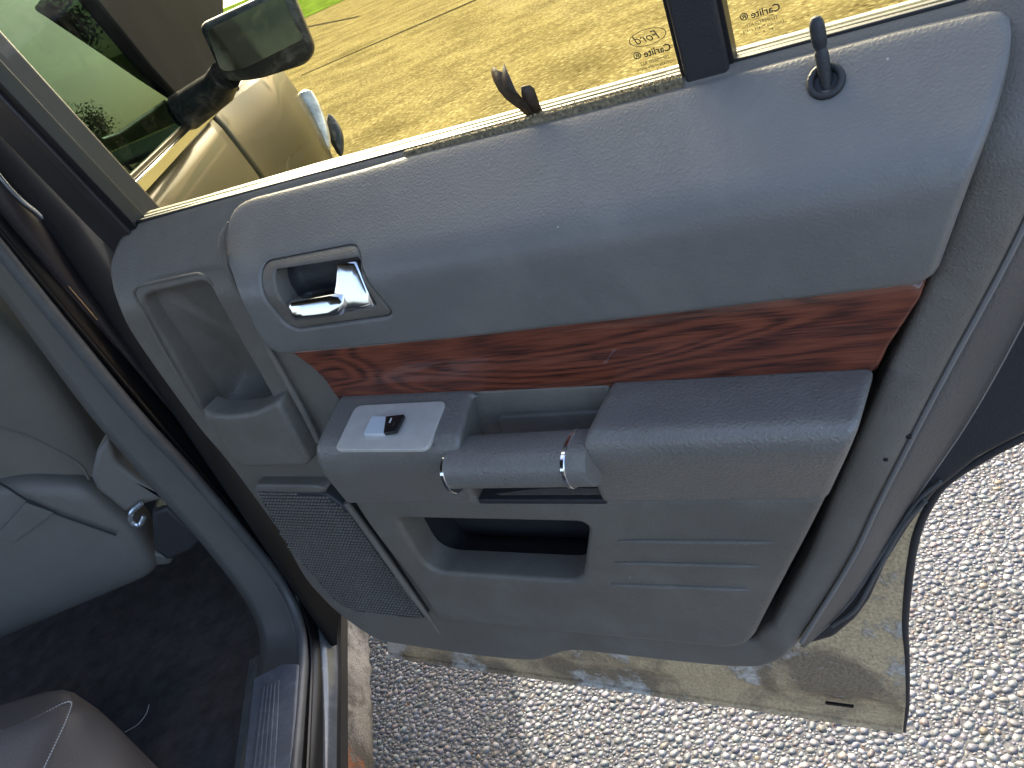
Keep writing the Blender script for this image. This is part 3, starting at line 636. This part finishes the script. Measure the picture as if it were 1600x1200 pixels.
tag(obj('grille_studs', V, F, PLASTIC, spk, smooth=0), kind='stuff')
tube('speaker_edge', [L(D3(x, y, .014)) for x, y in ((541, 785), (580, 838), (640, 924), (686, 988))], [.0040, .0044, .0040, .0022], PLASTIC, door, n=12)

# ---- steel shell and outer skin
def wf_steel(u, v): return -.084-.012*smoothstep((.034-v)/.010)
SH = [(596, 985), (604, 1012), (606, 1026), (652, 1032), (772, 1051), (900, 1071), (1031, 1088), (1162, 1106), (1294, 1126), (1412, 1143), (1418, 1100), (1418, 1025), (1414, 977), (1420, 902), (1431, 837), (1451, 789), (1480, 751), (1540, 712), (1600, 681), (1690, 640), (1800, 420), (1830, 100)]
SHU = uv(SH, wf_steel); umax = SHU[-1][0]
SHU = SHU+[(umax, VB-.02), (-.0, VB-.02), (.0, .12)]
shell = pad('steel_shell', SHU, wf_steel, DIRTY, door, r=.004, h=.003, step=.02, back=.036)
pad('outer_skin', SHU, lambda u, v: -.122-.02*np.sin(np.clip(v/VB, 0, 1)*math.pi), PAINT, door, r=.006, h=-.006, step=.03, back=.004)
hem = uv([(606, 1022), (772, 1046), (1031, 1083), (1162, 1101), (1294, 1121), (1410, 1139)], wf_steel)
tube('hem_flange', [(p[0], .084+.011, p[1]) for p in hem], .0045, DIRTY, shell, n=8)
slab('drain_slot', [(DP(x, y, -.081)[0], .0805, DP(x, y, -.081)[1]) for x, y in ((1290, 1098), (1334, 1104), (1333, 1106), (1289, 1100))], (0, -1, 0), .003, RUBBER, shell)
rim = catmull([D3(x, y, -.086) for x, y in ((1800, 420), (1690, 640), (1600, 681), (1540, 712), (1480, 751), (1451, 789), (1431, 837), (1420, 902), (1414, 977), (1417, 1025), (1418, 1100), (1413, 1142))], 4)
tube('arch_lip', [L(p) for p in rim], [.0042]*28+[.0042-.0026*i/16 for i in range(17)], DARKPL, shell, n=10)
# dark panel behind the trim towards the wheel arch
def wf_jp(u, v): return -.048+0*u
JP = [(1275, 985), (1250, 1016), (1262, 1008), (1302, 997), (1337, 968), (1359, 938), (1385, 880), (1420, 825), (1462, 770), (1530, 716), (1600, 680), (1700, 610), (1740, 300), (1600, 420), (1450, 720)]
pad('jamb_panel', uv(JP, wf_jp), wf_jp, DARKPL, door, r=.005, h=.004, step=.03, back=.012)
for k, (pts, rr) in enumerate((([(1330, 938), (1368, 880), (1415, 808), (1440, 776), (1470, 752)], .0016), ([(1300, 978), (1338, 950), (1372, 890), (1410, 822), (1446, 782)], .0022))):
    tube('edge_seal', [L(D3(x, y, -.044)) for x, y in catmull(pts, 5)], rr, SEALR, door, n=8)
for x, y in ((1384, 718), (1420, 683)):
    q = DPf(x, y, wf_trim); w = float(wf_trim(np.array([q[0]]), np.array([q[1]]))[0]); lathe('trim_clip', [(.0016, -.002), (.0018, .0004), (.001, .0008)], L((q[0], w, q[1])), (0, -1, 0), RUBBER, door, 12)

# ---- window: glass, frame post, divider, seals
TILT = .16
def ww(v, w0=-.055): return w0+TILT*max(0., v-VB)
def Dw(x, y, w0=-.055):                              # a point of the leaning window plane
    n = np.array([0., 1., -TILT]); return Dhit(x, y, (0., w0, VB), n)
fr_a, fr_b = Dw(212, 335), Dw(0, 107); fdir = (fr_b-fr_a)/(fr_b[2]-fr_a[2])
dv_a, dv_b = Dw(1110, 108), Dw(1086, 0); ddir = (dv_b-dv_a)/(dv_b[2]-dv_a[2])
TOP = VB+.40
def on(a, d, v): return a+d*(v-a[2])
def gpoly(a0, a1, b0, b1): return [a0, b0, b1, a1]
ga0, ga1 = on(fr_a, fdir, VB-.02), on(fr_a, fdir, TOP); gb0, gb1 = on(dv_a, ddir, VB-.02), on(dv_a, ddir, TOP)
gn = _unit((0, 1, -TILT))
glass = slab('window_glass', [L(ga0), L(gb0), L(gb1), L(ga1)], L(gn), .0, TINT, door)
me = glass.data; bm = bmesh.new(); bm.from_mesh(me); bmesh.ops.delete(bm, geom=[f for f in bm.faces if len(f.verts) < 4], context='FACES'); bm.to_mesh(me); bm.free()
def sheet(name, pts, m, parent): return obj(name, [L(p) for p in pts], [tuple(range(len(pts)))], m, parent, smooth=0)
bpy.data.objects.remove(glass)
glass = sheet('window_glass', [ga0, gb0, gb1, ga1], TINT, door)
qe = D3(1720, -60, -.055); q0 = np.array([qe[0], ww(VB-.02), VB-.02]); q1 = np.array([qe[0]-.06, ww(TOP), TOP])
qglass = sheet('quarter_glass', [gb0, q0, q1, gb1], TINT, door)
# divider bar
def bar(name, a, d, v0, v1, du0, du1, w0, w1, m, parent, bevel=.003):
    V = []
    for v in (v0, v1):
        c = on(a, d, v); V += [L((c[0]+du0, c[1]+w0, v)), L((c[0]+du1, c[1]+w0, v)), L((c[0]+du1, c[1]+w1, v)), L((c[0]+du0, c[1]+w1, v))]
    return obj(name, V, [(0, 1, 2, 3), (4, 5, 6, 7), (0, 1, 5, 4), (1, 2, 6, 5), (2, 3, 7, 6), (3, 0, 4, 7)], m, parent, bevel=bevel)
hw = np.linalg.norm(Dw(1145, 96)-Dw(1076, 114))/2
dvb = bar('divider_bar', dv_a, ddir, VB-.012, TOP, -hw, hw, -.012, .012, DARKPL, door)
for s in (-1, 1): bar('divider_seal', dv_a, ddir, VB-.012, TOP, s*hw-.003, s*hw+.003, -.006, .008, RUBBER, dvb, .001)
# frame post at the hinge side
bar('frame_seal', fr_a, fdir, VB-.01, TOP, -.010, .002, -.006, .012, RUBBER, door, .001)
bar('frame_inner_strip', fr_a, fdir, VB-.01, TOP, -.026, -.0095, -.014, .016, FRAMEP, door, .002)
bar('frame_post', fr_a, fdir, VB-.03, TOP, -.068, -.0255, -.05, .012, FRAMEP, door, .004)
bar('frame_glint', fr_a, fdir, VB-.005, TOP, -.0700, -.0682, -.02, .0095, EDGE, door, 0)  # thin bright bar drawn as the glint on the post edge
bar('frame_flange', fr_a, fdir, VB-.03, TOP, -.095, -.070, -.06, -.012, FRAMEP, door, .003)
t0, t1 = on(fr_a, fdir, TOP), np.array([q1[0], q1[1], TOP])
box('window_header', (t0[0]-.08, -t0[1]-.02, TOP-.01), (t1[0]+.02, -t0[1]+.04, TOP+.05), FRAMEP, door, .006)
# belt seals
def beltbar(name, w0, w1, v0, v1, ua, ub, m, r=.0012):
    return box(name, (ua, -w1, v0), (ub, -w0, v1), m, door, bevel=r)
ul, ur = ga0[0]-.005, q0[0]; um0, um1 = dv_a[0]-hw-.001, dv_a[0]+hw+.001
for (a, b) in ((ul, um0), (um1, ur)):
    beltbar('outer_moulding', -.074, -.066, VB-.02, VB+.0015, a, b, CREAM)
    beltbar('glass_run', -.0655, -.0585, VB-.02, VB+.0005, a, b, GREYRUB)
    beltbar('belt_seal', -.0535, -.0475, VB-.022, VB+.0008, a, b, RUBBER)
F0 = D3(636, 232, -.05)[0]
fz = beltbar('dust_strip', -.0472, -.042, VB-.02, VB-.0002, F0, um0, FUZZ, .0008)
# grit caught in the seal
V = []; F = []
for i in range(900):
    u = F0+(um0-F0)*random.random()**.6; k = len(V); c = np.array([u, -.0445+random.uniform(-.0028, .0028), VB+random.uniform(-.0008, .0012)]); s = random.uniform(.0005, .0016)
    for _ in range(4): V.append(L(c+rng.uniform(-s, s, 3)))
    F += [(k, k+1, k+2), (k, k+1, k+3), (k, k+2, k+3), (k+1, k+2, k+3)]
GRIT = mat('grit', (.34, .28, .17), .9, var=.7, var_scale=900)
tag(obj('seal_grit', V, F, GRIT, fz, smooth=0), kind='stuff')

# ---- lock knob
lp = DPf(1291, 128, wf_pad); lw = float(wf_pad(np.array([lp[0]]), np.array([lp[1]]))[0]); lb = np.array([lp[0], lw, lp[1]])
ax = _unit((-.02, -.10, 1.)); axl = L(ax)
s = 1.0
lathe('lock_knob', [(.0038, -.012), (.0038, .006), (.0041, .0165), (.0038, .0180), (.0033, .0190), (.0033, .0200), (.0041, .0215), (.0045, .026), (.0045, .032), (.0039, .0355), (.0026, .0375), (.0008, .0382)], L(lb), axl, DARKPL, door, 24)
gn2 = _unit((0, .75, .66)); rows = []
a1 = np.array([1., 0, 0]); b1 = _unit(np.cross(gn2, a1))
for (rr, hh) in ((.0112, -.003), (.0112, .0010), (.0103, .0024), (.0090, .0028), (.0076, .0022), (.0066, .0006), (.0064, -.006)):
    rows.append([L(lb+gn2*(hh+.001)+a1*rr*math.cos(q)+b1*rr*1.05*math.sin(q)) for q in np.linspace(0, math.tau, 33)[:-1]])
gro = loft('lock_grommet', rows, DARKPL, door, closed=True, smooth=50)
obj('grommet_hole', [L(lb+gn2*.0006+a1*.0066*math.cos(q)+b1*.0069*math.sin(q)) for q in np.linspace(0, math.tau, 25)[:-1]], [tuple(range(24))], RUBBER, gro, smooth=0)

# ---- maker's marks on the two panes (read from outside, so mirrored here)
FONT = None
def text_mesh(body, size, shear=0., bold=0.):
    cu = bpy.data.curves.new('mark', 'FONT'); cu.body = body; cu.size = size; cu.align_x = 'CENTER'; cu.shear = shear; cu.offset = bold; cu.resolution_u = 3
    o = bpy.data.objects.new('mark', cu); col.objects.link(o); bpy.context.view_layer.update()
    me = bpy.data.meshes.new_from_object(o.evaluated_get(bpy.context.evaluated_depsgraph_get())); V = [v.co.copy() for v in me.vertices]; F = [tuple(p.vertices) for p in me.polygons]
    bpy.data.objects.remove(o); bpy.data.meshes.remove(me); return V, F
def marks(px, py, k, lines, parent, oval=True, slope=0.):
    c = Dw(px, py); ex = np.array([-1., 0, 0]); ey = _unit((0, TILT, 1.)); V = []; F = []
    def put(v, f, oy):
        b = len(V)
        for q in v: V.append(L(c+ex*q[0]*k+ey*(q[1]+oy)*k+gn*.0012))
        F.extend(tuple(b+i for i in g_) for g_ in f)
    for body, size, oy, sh, bo in lines: put(*text_mesh(body, size, sh, bo), oy)
    if oval:
        n = 48; v = []; f = []
        for i in range(n):
            q = i*math.tau/n
            for rr in (1., .955): v.append((.0125*rr*math.cos(q), .0052*math.sin(q)*(rr if rr == 1 else .93), 0))
        for i in range(n): j = (i+1) % n; f.append((2*i, 2*j, 2*j+1, 2*i+1))
        put(v, f, .0065)
    return obj('maker_mark', V, F, INK, parent, smooth=0)
LN = [('Ford', .0085, .0038, .35, .0), ('Carlite ®', .0066, -.0055, 0, .00012), ('TEMPERED AS2', .0030, -.0102, 0, 0), ('DOT-476 M-474 47474', .0027, -.0136, 0, 0), ('8      9      2', .0024, -.0166, 0, 0), ('IIIIIIIIIIIIIIIIII', .0022, -.0195, 0, 0)]
marks(1017, 72, 1.05, LN, glass)
marks(1186, 10, .98, [l for l in LN[1:5]], qglass, oval=False)

# ================================================================== DEAD LEAF AT THE BELT
lf = D3(832, 180, -.047); V = []; F = []
lo = np.array([HINGE[0], HINGE[1], Z0])
def d2w(p): return lo+DU*p[0]+DW*p[1]+np.array([0, 0, p[2]])
def leafblade(pts, base, curl):
    k = len(V)
    for (du, dv, dw) in pts: V.append((du, -dw, dv))
    n = len(pts)//2
    for i in range(n-1): F.append((k+2*i, k+2*i+1, k+2*i+3, k+2*i+2))
leafblade([(-.003, 0, 0), (.002, 0, .002), (-.006, .007, .002), (.001, .008, .0045), (-.0105, .014, .003), (-.001, .014, .006), (-.0135, .020, .002), (-.0045, .020, .0055), (-.0160, .026, -.001), (-.0075, .025, .003), (-.0165, .0315, -.003), (-.0090, .0300, .000), (-.0140, .0335, -.003), (-.0115, .0310, -.001)], 0, 0)
leafblade([(.000, 0, .001), (.0065, .001, .000), (-.001, .008, .004), (.0068, .009, .001), (.0005, .015, .006), (.0072, .0155, .002), (.002, .0195, .006), (.0058, .0185, .003)], 0, 0)
leafblade([(-.0040, .012, .004), (.002, .010, .007), (-.0075, .020, .007), (-.001, .018, .008), (-.0085, .027, .004), (-.0050, .0345, .002)], 0, 0)
lw_ = d2w(lf)
leaf = obj('dead_leaf', V, F, LEAFM, None, smooth=30, solid=.0006); leaf.location = lw_; leaf.rotation_euler = (0, 0, math.atan2(DU[1], DU[0])); leaf.scale = (1.35, 1.2, 1.2)
tag(leaf, 'shrivelled dark brown leaf scrap stuck upright in the window seal', 'leaf')

# ================================================================== THE CAR BODY
car = empty('car', (-.45, 1.0, 0)); CO = np.array([-.45, 1.0, 0.])
tag(car, 'dark car with doorway pillar, sill, closed front door and black side mirror', 'car')
def C(p): return tuple(np.array(p, float)-CO)
def stations(px, X, sill):                            # a line that runs down the pillar and turns back along the sill
    return catmull([XP(x, y, X) for x, y in px], 6)
S1 = [(-170, 235), (0, 456), (136, 640), (245, 768), (311, 842), (370, 918), (398, 968), (407, 1015), (395, 1100), (376, 1200), (352, 1330)]
S2 = [(-170, 190), (0, 402), (196, 640), (290, 740), (385, 850), (434, 913), (460, 968), (468, 1020), (464, 1100), (456, 1200), (446, 1330)]
S3 = [(-170, 165), (0, 372), (224, 640), (318, 750), (408, 856), (450, 916), (474, 970), (483, 1022), (481, 1100), (476, 1200), (470, 1330)]
S4 = [(-170, 110), (0, 329), (266, 640), (358, 752), (425, 838), (470, 900), (492, 960), (500, 1010), (504, 1100), (504, 1200), (503, 1330)]
S5 = [(-120, 60), (60, 300), (330, 600), (420, 740), (480, 830), (510, 900), (520, 955), (527, 1000), (530, 1100), (527, 1200), (524, 1330)]
X1, X2, X3, X4, X5 = -.566, -.482, -.474, -.459, -.447
r1, r2, r3, r4, r5 = [stations(s_, x_, .43) for s_, x_ in ((S1, X1), (S2, X2), (S3, X3), (S4, X4), (S5, X5))]
def between(a, b, n, bulge=0., ax=0):
    out = []
    for i in range(n+1):
        t = i/n; o_ = a+(b-a)*t; o_ = o_.copy(); o_[:, 0] += bulge*math.sin(t*math.pi); out.append([C(p) for p in o_])
    return out
loft('pillar_trim', between(r1, r2, 6, .012), SEATP, car, smooth=60, solid=.004)
tube('weatherstrip', [C(p+np.array([.006, 0, .002])) for p in r2], .0085, SEALR, car, n=12)
tube('weatherstrip_lip', [C(p+np.array([.004, 0, 0])) for p in r3], .0035, RUBBER, car, n=8)
loft('door_jamb', between(r2+np.array([-.002, 0, 0]), r4, 4, -.008), RUBBER, car, smooth=60, solid=.003)
loft('sill_step', between(r4, r5, 4, .004), JAMB, car, smooth=60, solid=.003)
tube('jamb_bead', [C(p) for p in r4[:38]], .0022, FRAMEP, car, n=8)
tube('pillar_glint', [C(p+np.array([.004, 0, 0])) for p in r4[:10]], .0013, EDGE, car, n=6)  # thin gold tube drawn as a glint on the painted pillar
SV = [(-170, 40), (0, 276), (62, 336), (115, 381), (140, 397), (165, 404)]
tube('silver_glint', [C(p) for p in catmull([XP(x, y, -.435) for x, y in SV], 6)], .0024, STEEL_GLINT, car, n=8)  # silver tube drawn as a glint on the painted pillar edge
# pillar outer face
P0 = [(-170, 45), (0, 279), (115, 384), (200, 470), (300, 600), (400, 740), (470, 850), (512, 925)]
P1 = [(-170, 112), (0, 331), (133, 482), (212, 577), (292, 672), (360, 754), (427, 840), (472, 902)]
a = catmull([XP(x, y, -.437) for x, y in P0], 5); b = catmull([XP(x, y, -.457) for x, y in P1], 5)
loft('pillar_face', between(a, b, 3, .004), FRAMEP, car, smooth=60, solid=.003)
# hinge block and check strap in the gap
# scuff plate
z = .452; SC = [ZP(x, y, z) for x, y in ((394, 1060), (440, 1036), (467, 1036), (462, 1120), (456, 1200), (448, 1330), (352, 1330), (378, 1200))]
sc = slab('scuff_plate', [C(p) for p in SC], (0, 0, 1), .02, SCUFF, car, bevel=.004)
IN = [ZP(x, y, z+.0015) for x, y in ((408, 1073), (436, 1062), (434, 1120), (429, 1200), (422, 1330), (372, 1330), (393, 1200))]
slab('scuff_insert', [C(p) for p in IN], (0, 0, 1), .003, SCUFF, sc, bevel=.001)
for t in (.2, .4, .6, .8):
    a = IN[0]+(IN[1]-IN[0])*t; b = IN[5]+(IN[4]-IN[5])*t; tube('scuff_rib', [C(a+(0, -.004, .001)), C(b+(0, 0, .001))], .0013, SCUFF, sc, n=6)
# rubber edge and rocker
def strip(name, secs, m, y0, y1, n=60, jit=0., **kw):
    rows = []
    for i in range(n+1):
        y = y0+(y1-y0)*i/n; rows.append([C((x+jit*(random.random()-.5)*k_, y, z_+jit*(random.random()-.5)*k_)) for x, z_, k_ in secs])
    return loft(name, rows, m, car, smooth=60, **kw)
strip('rocker_seal', [(-.452, .372, 0), (-.446, .384, 0), (-.440, .384, 0), (-.437, .366, 0)], RUBBER, .3, 1.6)
strip('rocker_panel', [(-.446, .368, 0), (-.4385, .366, .3), (-.434, .345, .8), (-.430, .325, 1), (-.428, .305, 1.2), (-.431, .290, 1.5), (-.445, .280, 2), (-.52, .270, 1), (-.9, .27, 0)], ROCKM, .2, 3.2, 240, .004)
strip('sill_base', [(-.60, .40, 0), (-.50, .415, 0), (-.470, .395, 0), (-.458, .380, 0), (-.446, .372, 0)], JAMB, .2, 1.05)
# floor, far side, roof
FZ = .385
nf = 26; V = []; F = []
for j in range(nf):
    for i in range(nf):
        x = -2.1+i*(2.1-.56)/(nf-1); y = -.3+j*2.2/(nf-1); V.append(C((x, y, FZ+.006*math.sin(i*.9+j*.5)+.02*smoothstep((i-nf+3)/3.))))
for j in range(nf-1):
    for i in range(nf-1): F.append((j*nf+i, j*nf+i+1, (j+1)*nf+i+1, (j+1)*nf+i))
obj('floor_carpet', V, F, CARPET, car)
box('far_side', C((-2.22, -1.2, .3)), C((-2.12, 2.6, 1.08)), DARKPL, car, .02)
box('roof', C((-2.15, -1.6, 1.64)), C((-.47, 2.45, 1.70)), PAINT, car, .03)  # out of view, put in and lengthened to shade the cabin
box('dashboard', C((-2.15, 2.0, .3)), C((-.50, 2.45, 1.10)), DARKPL, car, .04)  # added block, stops sun from ahead reaching the footwell
obj('windscreen', [C((-2.1, 2.75, 1.08)), C((-.5, 2.75, 1.08)), C((-.58, 2.2, 1.645)), C((-2.05, 2.2, 1.645))], [(0, 1, 2, 3)], glass_mat('darkened_windscreen', (.07, .09, .08)), car, smooth=0)  # added sheet, tinted nearly black to keep sun off the floor
# ---- closed front door, fender and front corner
def side(name, secs, ys, m, xf=None, **kw):
    rows = []
    for y in ys:
        dx = xf(y) if xf else 0.; rows.append([C((x+dx, y, z_)) for x, z_ in secs])
    return loft(name, rows, m, car, smooth=50, **kw)
curve_in = lambda y: .075*float(smoothstep((y-2.06)/.7))-.16*max(0., (y-3.05)/.6)**2.2
ys = np.r_[np.linspace(1.125, 2.06, 14)]
SKIN = [(-.438, .39), (-.425, .42), (-.402, .55), (-.390, .70), (-.384, .82), (-.386, .90), (-.394, .96), (-.404, 1.02), (-.414, 1.075), (-.424, 1.105)]
fd = side('front_door', SKIN, ys, PAINT, solid=.004)
side('fender', [(x, z_) for x, z_ in SKIN if z_ > .35]+[(-.47, 1.085), (-.60, 1.03)], np.linspace(2.065, 3.6, 26), PAINT, curve_in, solid=.004)
BT = 1.118
def stripF(name, x0, x1, z0, z1, m, y0=1.125, y1=2.15, bevel=.003):
    o = box(name, tuple(np.array(C((x0, y0, z0)))-0), C((x1, y1, z1)), m, fd, bevel=bevel); return o
stripF('belt_trim', -.425, -.413, BT-.012, BT+.010, CHROME, y0=1.15)
stripF('belt_rubber', -.428, -.418, BT+.0105, BT+.02, RUBBER)
GX = [(-.428, BT+.02), (-.445, 1.25), (-.47, 1.4), (-.52, 1.6)]
rows = [[C((x, y, z_)) for x, z_ in GX] for y in np.linspace(1.06, 1.95, 8)]; o = loft('front_glass', rows, FGLASS, fd, smooth=60)
rows = [[C((x-.004, y, z_)) for x, z_ in [(-.44, .40), (-.432, .9)]+GX] for y in (1.0, 1.118)]; loft('pillar_cover', rows, MATTEB, car, smooth=60, solid=.01)
AP = [(120, -40), (350, -40), (350, 62), (362, 112), (376, 140), (330, 172), (292, 165), (240, 108)]
slab('front_pillar', [C(XP(x, y, -.425)) for x, y in AP], (1, 0, 0), .03, MATTEB, fd, bevel=.006)
# front door handle
tube('pull_handle', [C(p) for p in ((-.392, 1.14, .985), (-.365, 1.17, .99), (-.362, 1.25, .992), (-.368, 1.30, .992), (-.39, 1.33, .988))], .011, CHROME, fd, n=10)
# ---- side mirror
mY = 1.70
MQ = fillet([(311, 40), (440, -20), (455, -15), (492, 78), (478, 100), (402, 124), (352, 128)], [14, 10, 14, 22, 14, 16, 20], 5)
mc = np.mean([YP(x, y, mY) for x, y in MQ], 0); rows = []
for k, dy in ((.93, -.004), (1., 0.), (1.03, .02), (1.02, .05), (.92, .085), (.7, .11), (.3, .125)):
    rows.append([C(mc+(YP(x, y, mY)-mc)*k+np.array([0, dy, 0])) for x, y in MQ])
mh = loft('side_mirror', rows, MIRBLK, car, closed=True, caps=True, smooth=50)
MG = fillet([(323, 47), (440, -10), (462, 40), (476, 60), (380, 108), (345, 112)], [10, 8, 10, 10, 10, 12], 5)
slab('mirror_glass', [C(YP(x, y, mY-.008)) for x, y in MG], (0, -1, .0), .003, MIRROR, mh)
st = [C(YP(352, 118, mY+.04)), C(np.array([-.32, mY+.07, 1.175])), C(np.array([-.42, mY+.13, 1.155]))]
tube('mirror_arm', st, [.030, .034, .040], MIRBLK, mh, n=12)
# ---- headlamp and front wheel
def ellipsoid(name, c, ax, m, parent, n=20, k=12):
    rows = [[tuple(np.array(C(c))+np.array([ax[0]*math.cos(q)*math.sin(p), ax[1]*math.sin(q)*math.sin(p), ax[2]*math.cos(p)])) for q in np.linspace(0, math.tau, n+1)[:-1]] for p in np.linspace(.02, math.pi-.02, k)]
    return loft(name, rows, m, parent, closed=True, caps=True, smooth=60)
tube('headlamp', [C(p) for p in catmull([YP(x, y, yy) for x, y, yy in ((475, 140, 3.26), (482, 162, 3.24), (491, 190, 3.2), (500, 216, 3.14), (507, 240, 3.1))], 4)], [.004]+[.028+.016*math.sin(i*math.pi/14) for i in range(15)]+[.004], LAMPGL, car, n=16)
tube('front_bumper', [C(p) for p in catmull([YP(x, y, yy) for x, y, yy in ((514, 178, 3.4), (520, 198, 3.38), (527, 220, 3.34), (533, 244, 3.3))], 4)], [.003]+[.014+.016*math.sin(i*math.pi/10) for i in range(11)]+[.004], MIRBLK, car, n=12)
wc = np.array([-.46, 2.75, .36]); tp = []
for rr, xx in ((.20, .10), (.26, .115), (.30, .118), (.345, .10), (.355, .06), (.355, -.06), (.34, -.10), (.2, -.10)): tp.append((rr, xx))
wh = empty('front_wheel', C(wc)); wh.parent = car
lathe('tyre', tp, (0, 0, 0), (1, 0, 0), RUBBER, wh, 40)
lathe('rim', [(.22, .02), (.235, .10), (.215, .112), (.20, .07), (.06, .06), (.055, .085), (.01, .09)], (0, 0, 0), (1, 0, 0), SATIN, wh, 40)

# ================================================================== SEATS
SY = 1.25
seat = empty('front_seat', (-.95, SY, FZ)); SO = np.array([-.95, SY, FZ]); tag(seat, 'back of the charcoal front passenger seat above the dark footwell', 'car seat')
def SL(p): return tuple(np.array(p)-SO)
# backrest as a padded block whose rear face looks at the camera
def cushion(name, poly, y, depth, m, parent, conv, bulge=.03, k=10, r=.03):
    P = np.array(poly); c = P.mean(0); rows = []
    for f, dy in ((1., depth), (1.01, .02), (1., .006), (.985, -.004), (.93, -.014), (.8, -.014-bulge*.5), (.5, -.014-bulge*.9), (.2, -.014-bulge)):
        rows.append([conv(np.array([q[0], y+dy, q[1]])) for q in c+(P-c)*f])
    return loft(name, rows, m, parent, closed=True, caps=True, smooth=60)
LO = [YP(x, y, SY) for x, y in ((0, 972), (140, 920), (266, 881))]
zb = .53
bk = fillet([(-1.24, .60), (-.745, .60), (-.700, .70), (-.675, .95), (-.70, 1.12), (-.80, 1.19), (-1.10, 1.19), (-1.2, 1.1), (-1.24, .9)], .06)
cushion('backrest', bk, SY, .12, SEATF, seat, SL, .02)
lowp = fillet([(-1.26, zb), (-.72, zb), (-.70, .62), (-.72, .745), (-.80, .80), (-1.24, .90)], .03)
cushion('back_panel', lowp, SY-.035, .06, SEATP, seat, SL, .004)
tube('back_panel_seam', [SL(YP(x, y, SY-.06)) for x, y in catmull([(-60, 640), (0, 668), (52, 686), (120, 722), (139, 748)], 5)], .0025, SEATF, seat, n=6)
tube('back_panel_seam', [SL(YP(x, y, SY-.058)) for x, y in catmull([(-40, 738), (0, 755), (45, 783), (84, 801), (182, 836)], 5)], .002, DARKPL, seat, n=6)
slab('pull_strap', [SL(YP(x, y, SY-.062)) for x, y in ((-6, 838), (40, 786), (84, 802), (22, 848))], (0, -1, 0), .004, SEATP, seat, bevel=.001)
slab('base_rail', [SL(YP(x, y, SY-.03)) for x, y in ((-40, 945), (120, 890), (232, 862), (270, 868), (268, 884), (224, 888), (140, 922), (-40, 988))], (0, -1, 0), .05, SEATP, seat, bevel=.008)
rc = [(168, 682), (150, 706), (141, 745), (150, 765), (196, 803), (222, 790), (252, 782), (300, 820), (300, 800), (215, 748), (180, 722)]
slab('recliner_cover', [SL(YP(x, y, SY-.13)) for x, y in rc], (0, -1, 0), .05, SEATP, seat, bevel=.008)
slab('recliner_bracket', [SL(YP(x, y, SY-.11)) for x, y in ((236, 800), (262, 790), (318, 845), (300, 862), (262, 878), (240, 862))], (0, -1, 0), .05, DARKPL, seat, bevel=.008)
tube('release_loop', [SL(YP(x, y, SY-.14)) for x, y in catmull([(222, 786), (206, 800), (205, 815), (218, 820), (226, 806)], 5)], .004, STEEL_GLINT, seat, n=8)
hr_ = fillet([(-1.08, 1.22), (-.86, 1.22), (-.85, 1.40), (-1.09, 1.40)], .05); cushion('headrest', hr_, SY+.02, .08, SEATF, seat, SL, .02)
# rear seat cushion corner
rs = empty('rear_seat', (-.75, .6, FZ)); RO = np.array([-.75, .6, FZ]); tag(rs, 'rear seat cushion with a white stitched rounded front corner', 'car seat')
zt = .62; fr = [ZP(x, y, zt) for x, y in ((114, 1098), (100, 1134), (68, 1202), (30, 1290))]
tp_ = [ZP(x, y, zt) for x, y in ((-260, 1175), (0, 1142), (60, 1118), (100, 1100), (114, 1098), (106, 1120), (100, 1134), (84, 1168), (68, 1202), (30, 1290), (-60, 1480), (-400, 1480))]
tp_ = np.array(tp_); c = tp_.mean(0); rows = [[tuple(c+(p-c)*.5-RO) for p in tp_], [tuple(c+(p-c)*.9-RO+(0, 0, .004)) for p in tp_], [tuple(p-RO) for p in tp_]]
side_px = [(-250, 1150), (10, 1118), (90, 1096), (118, 1094), (136, 1100), (162, 1116), (188, 1140), (200, 1172), (200, 1215), (186, 1300), (120, 1480), (-300, 1480)]
o1 = np.array([ZP(x, y, .55) for x, y in side_px])
for t in (.35, .65, .88, 1.): 
    zz = zt+(.55-zt)*(1-math.cos(t*math.pi/2)); q = tp_+(o1-tp_)*math.sin(t*math.pi/2); q[:, 2] = zz; rows.append([tuple(p-RO) for p in q])
q = o1.copy(); q[:, 2] = .40; rows.append([tuple(p-RO) for p in q])
loft('cushion', rows, CUSH, rs, closed=True, caps=True, smooth=60)
sp = catmull([ZP(x, y, zt+.002) for x, y in ((-60, 1150), (0, 1143), (60, 1119), (98, 1099), (112, 1099), (104, 1124), (98, 1138), (82, 1172), (66, 1206), (28, 1294))], 6); sp = resample(sp, .0042, False)
V = []; F = []
for i in range(len(sp)-1):
    a, b = sp[i]-RO, sp[i+1]-RO; b = a+(b-a)*.68; t = _unit(b-a); n = np.cross(t, (0, 0, 1))*.0009; k = len(V)
    V += [tuple(a+n), tuple(a-n), tuple(b-n), tuple(b+n), tuple((a+b)/2+np.array([0, 0, .0012]))]; F += [(k, k+1, k+4), (k+1, k+2, k+4), (k+2, k+3, k+4), (k+3, k, k+4)]
tag(obj('stitching', V, F, THREAD, rs, smooth=0), kind='stuff')
# a loose pale hair on the carpet
tube_h = catmull([ZP(x, y, .405) for x, y in ((195, 1144), (215, 1132), (228, 1116), (233, 1101))], 6)
o = tube('loose_thread', tube_h, .0006, THREAD, None, n=5); tag(o, 'thin pale thread lying on the dark footwell carpet', 'thread')
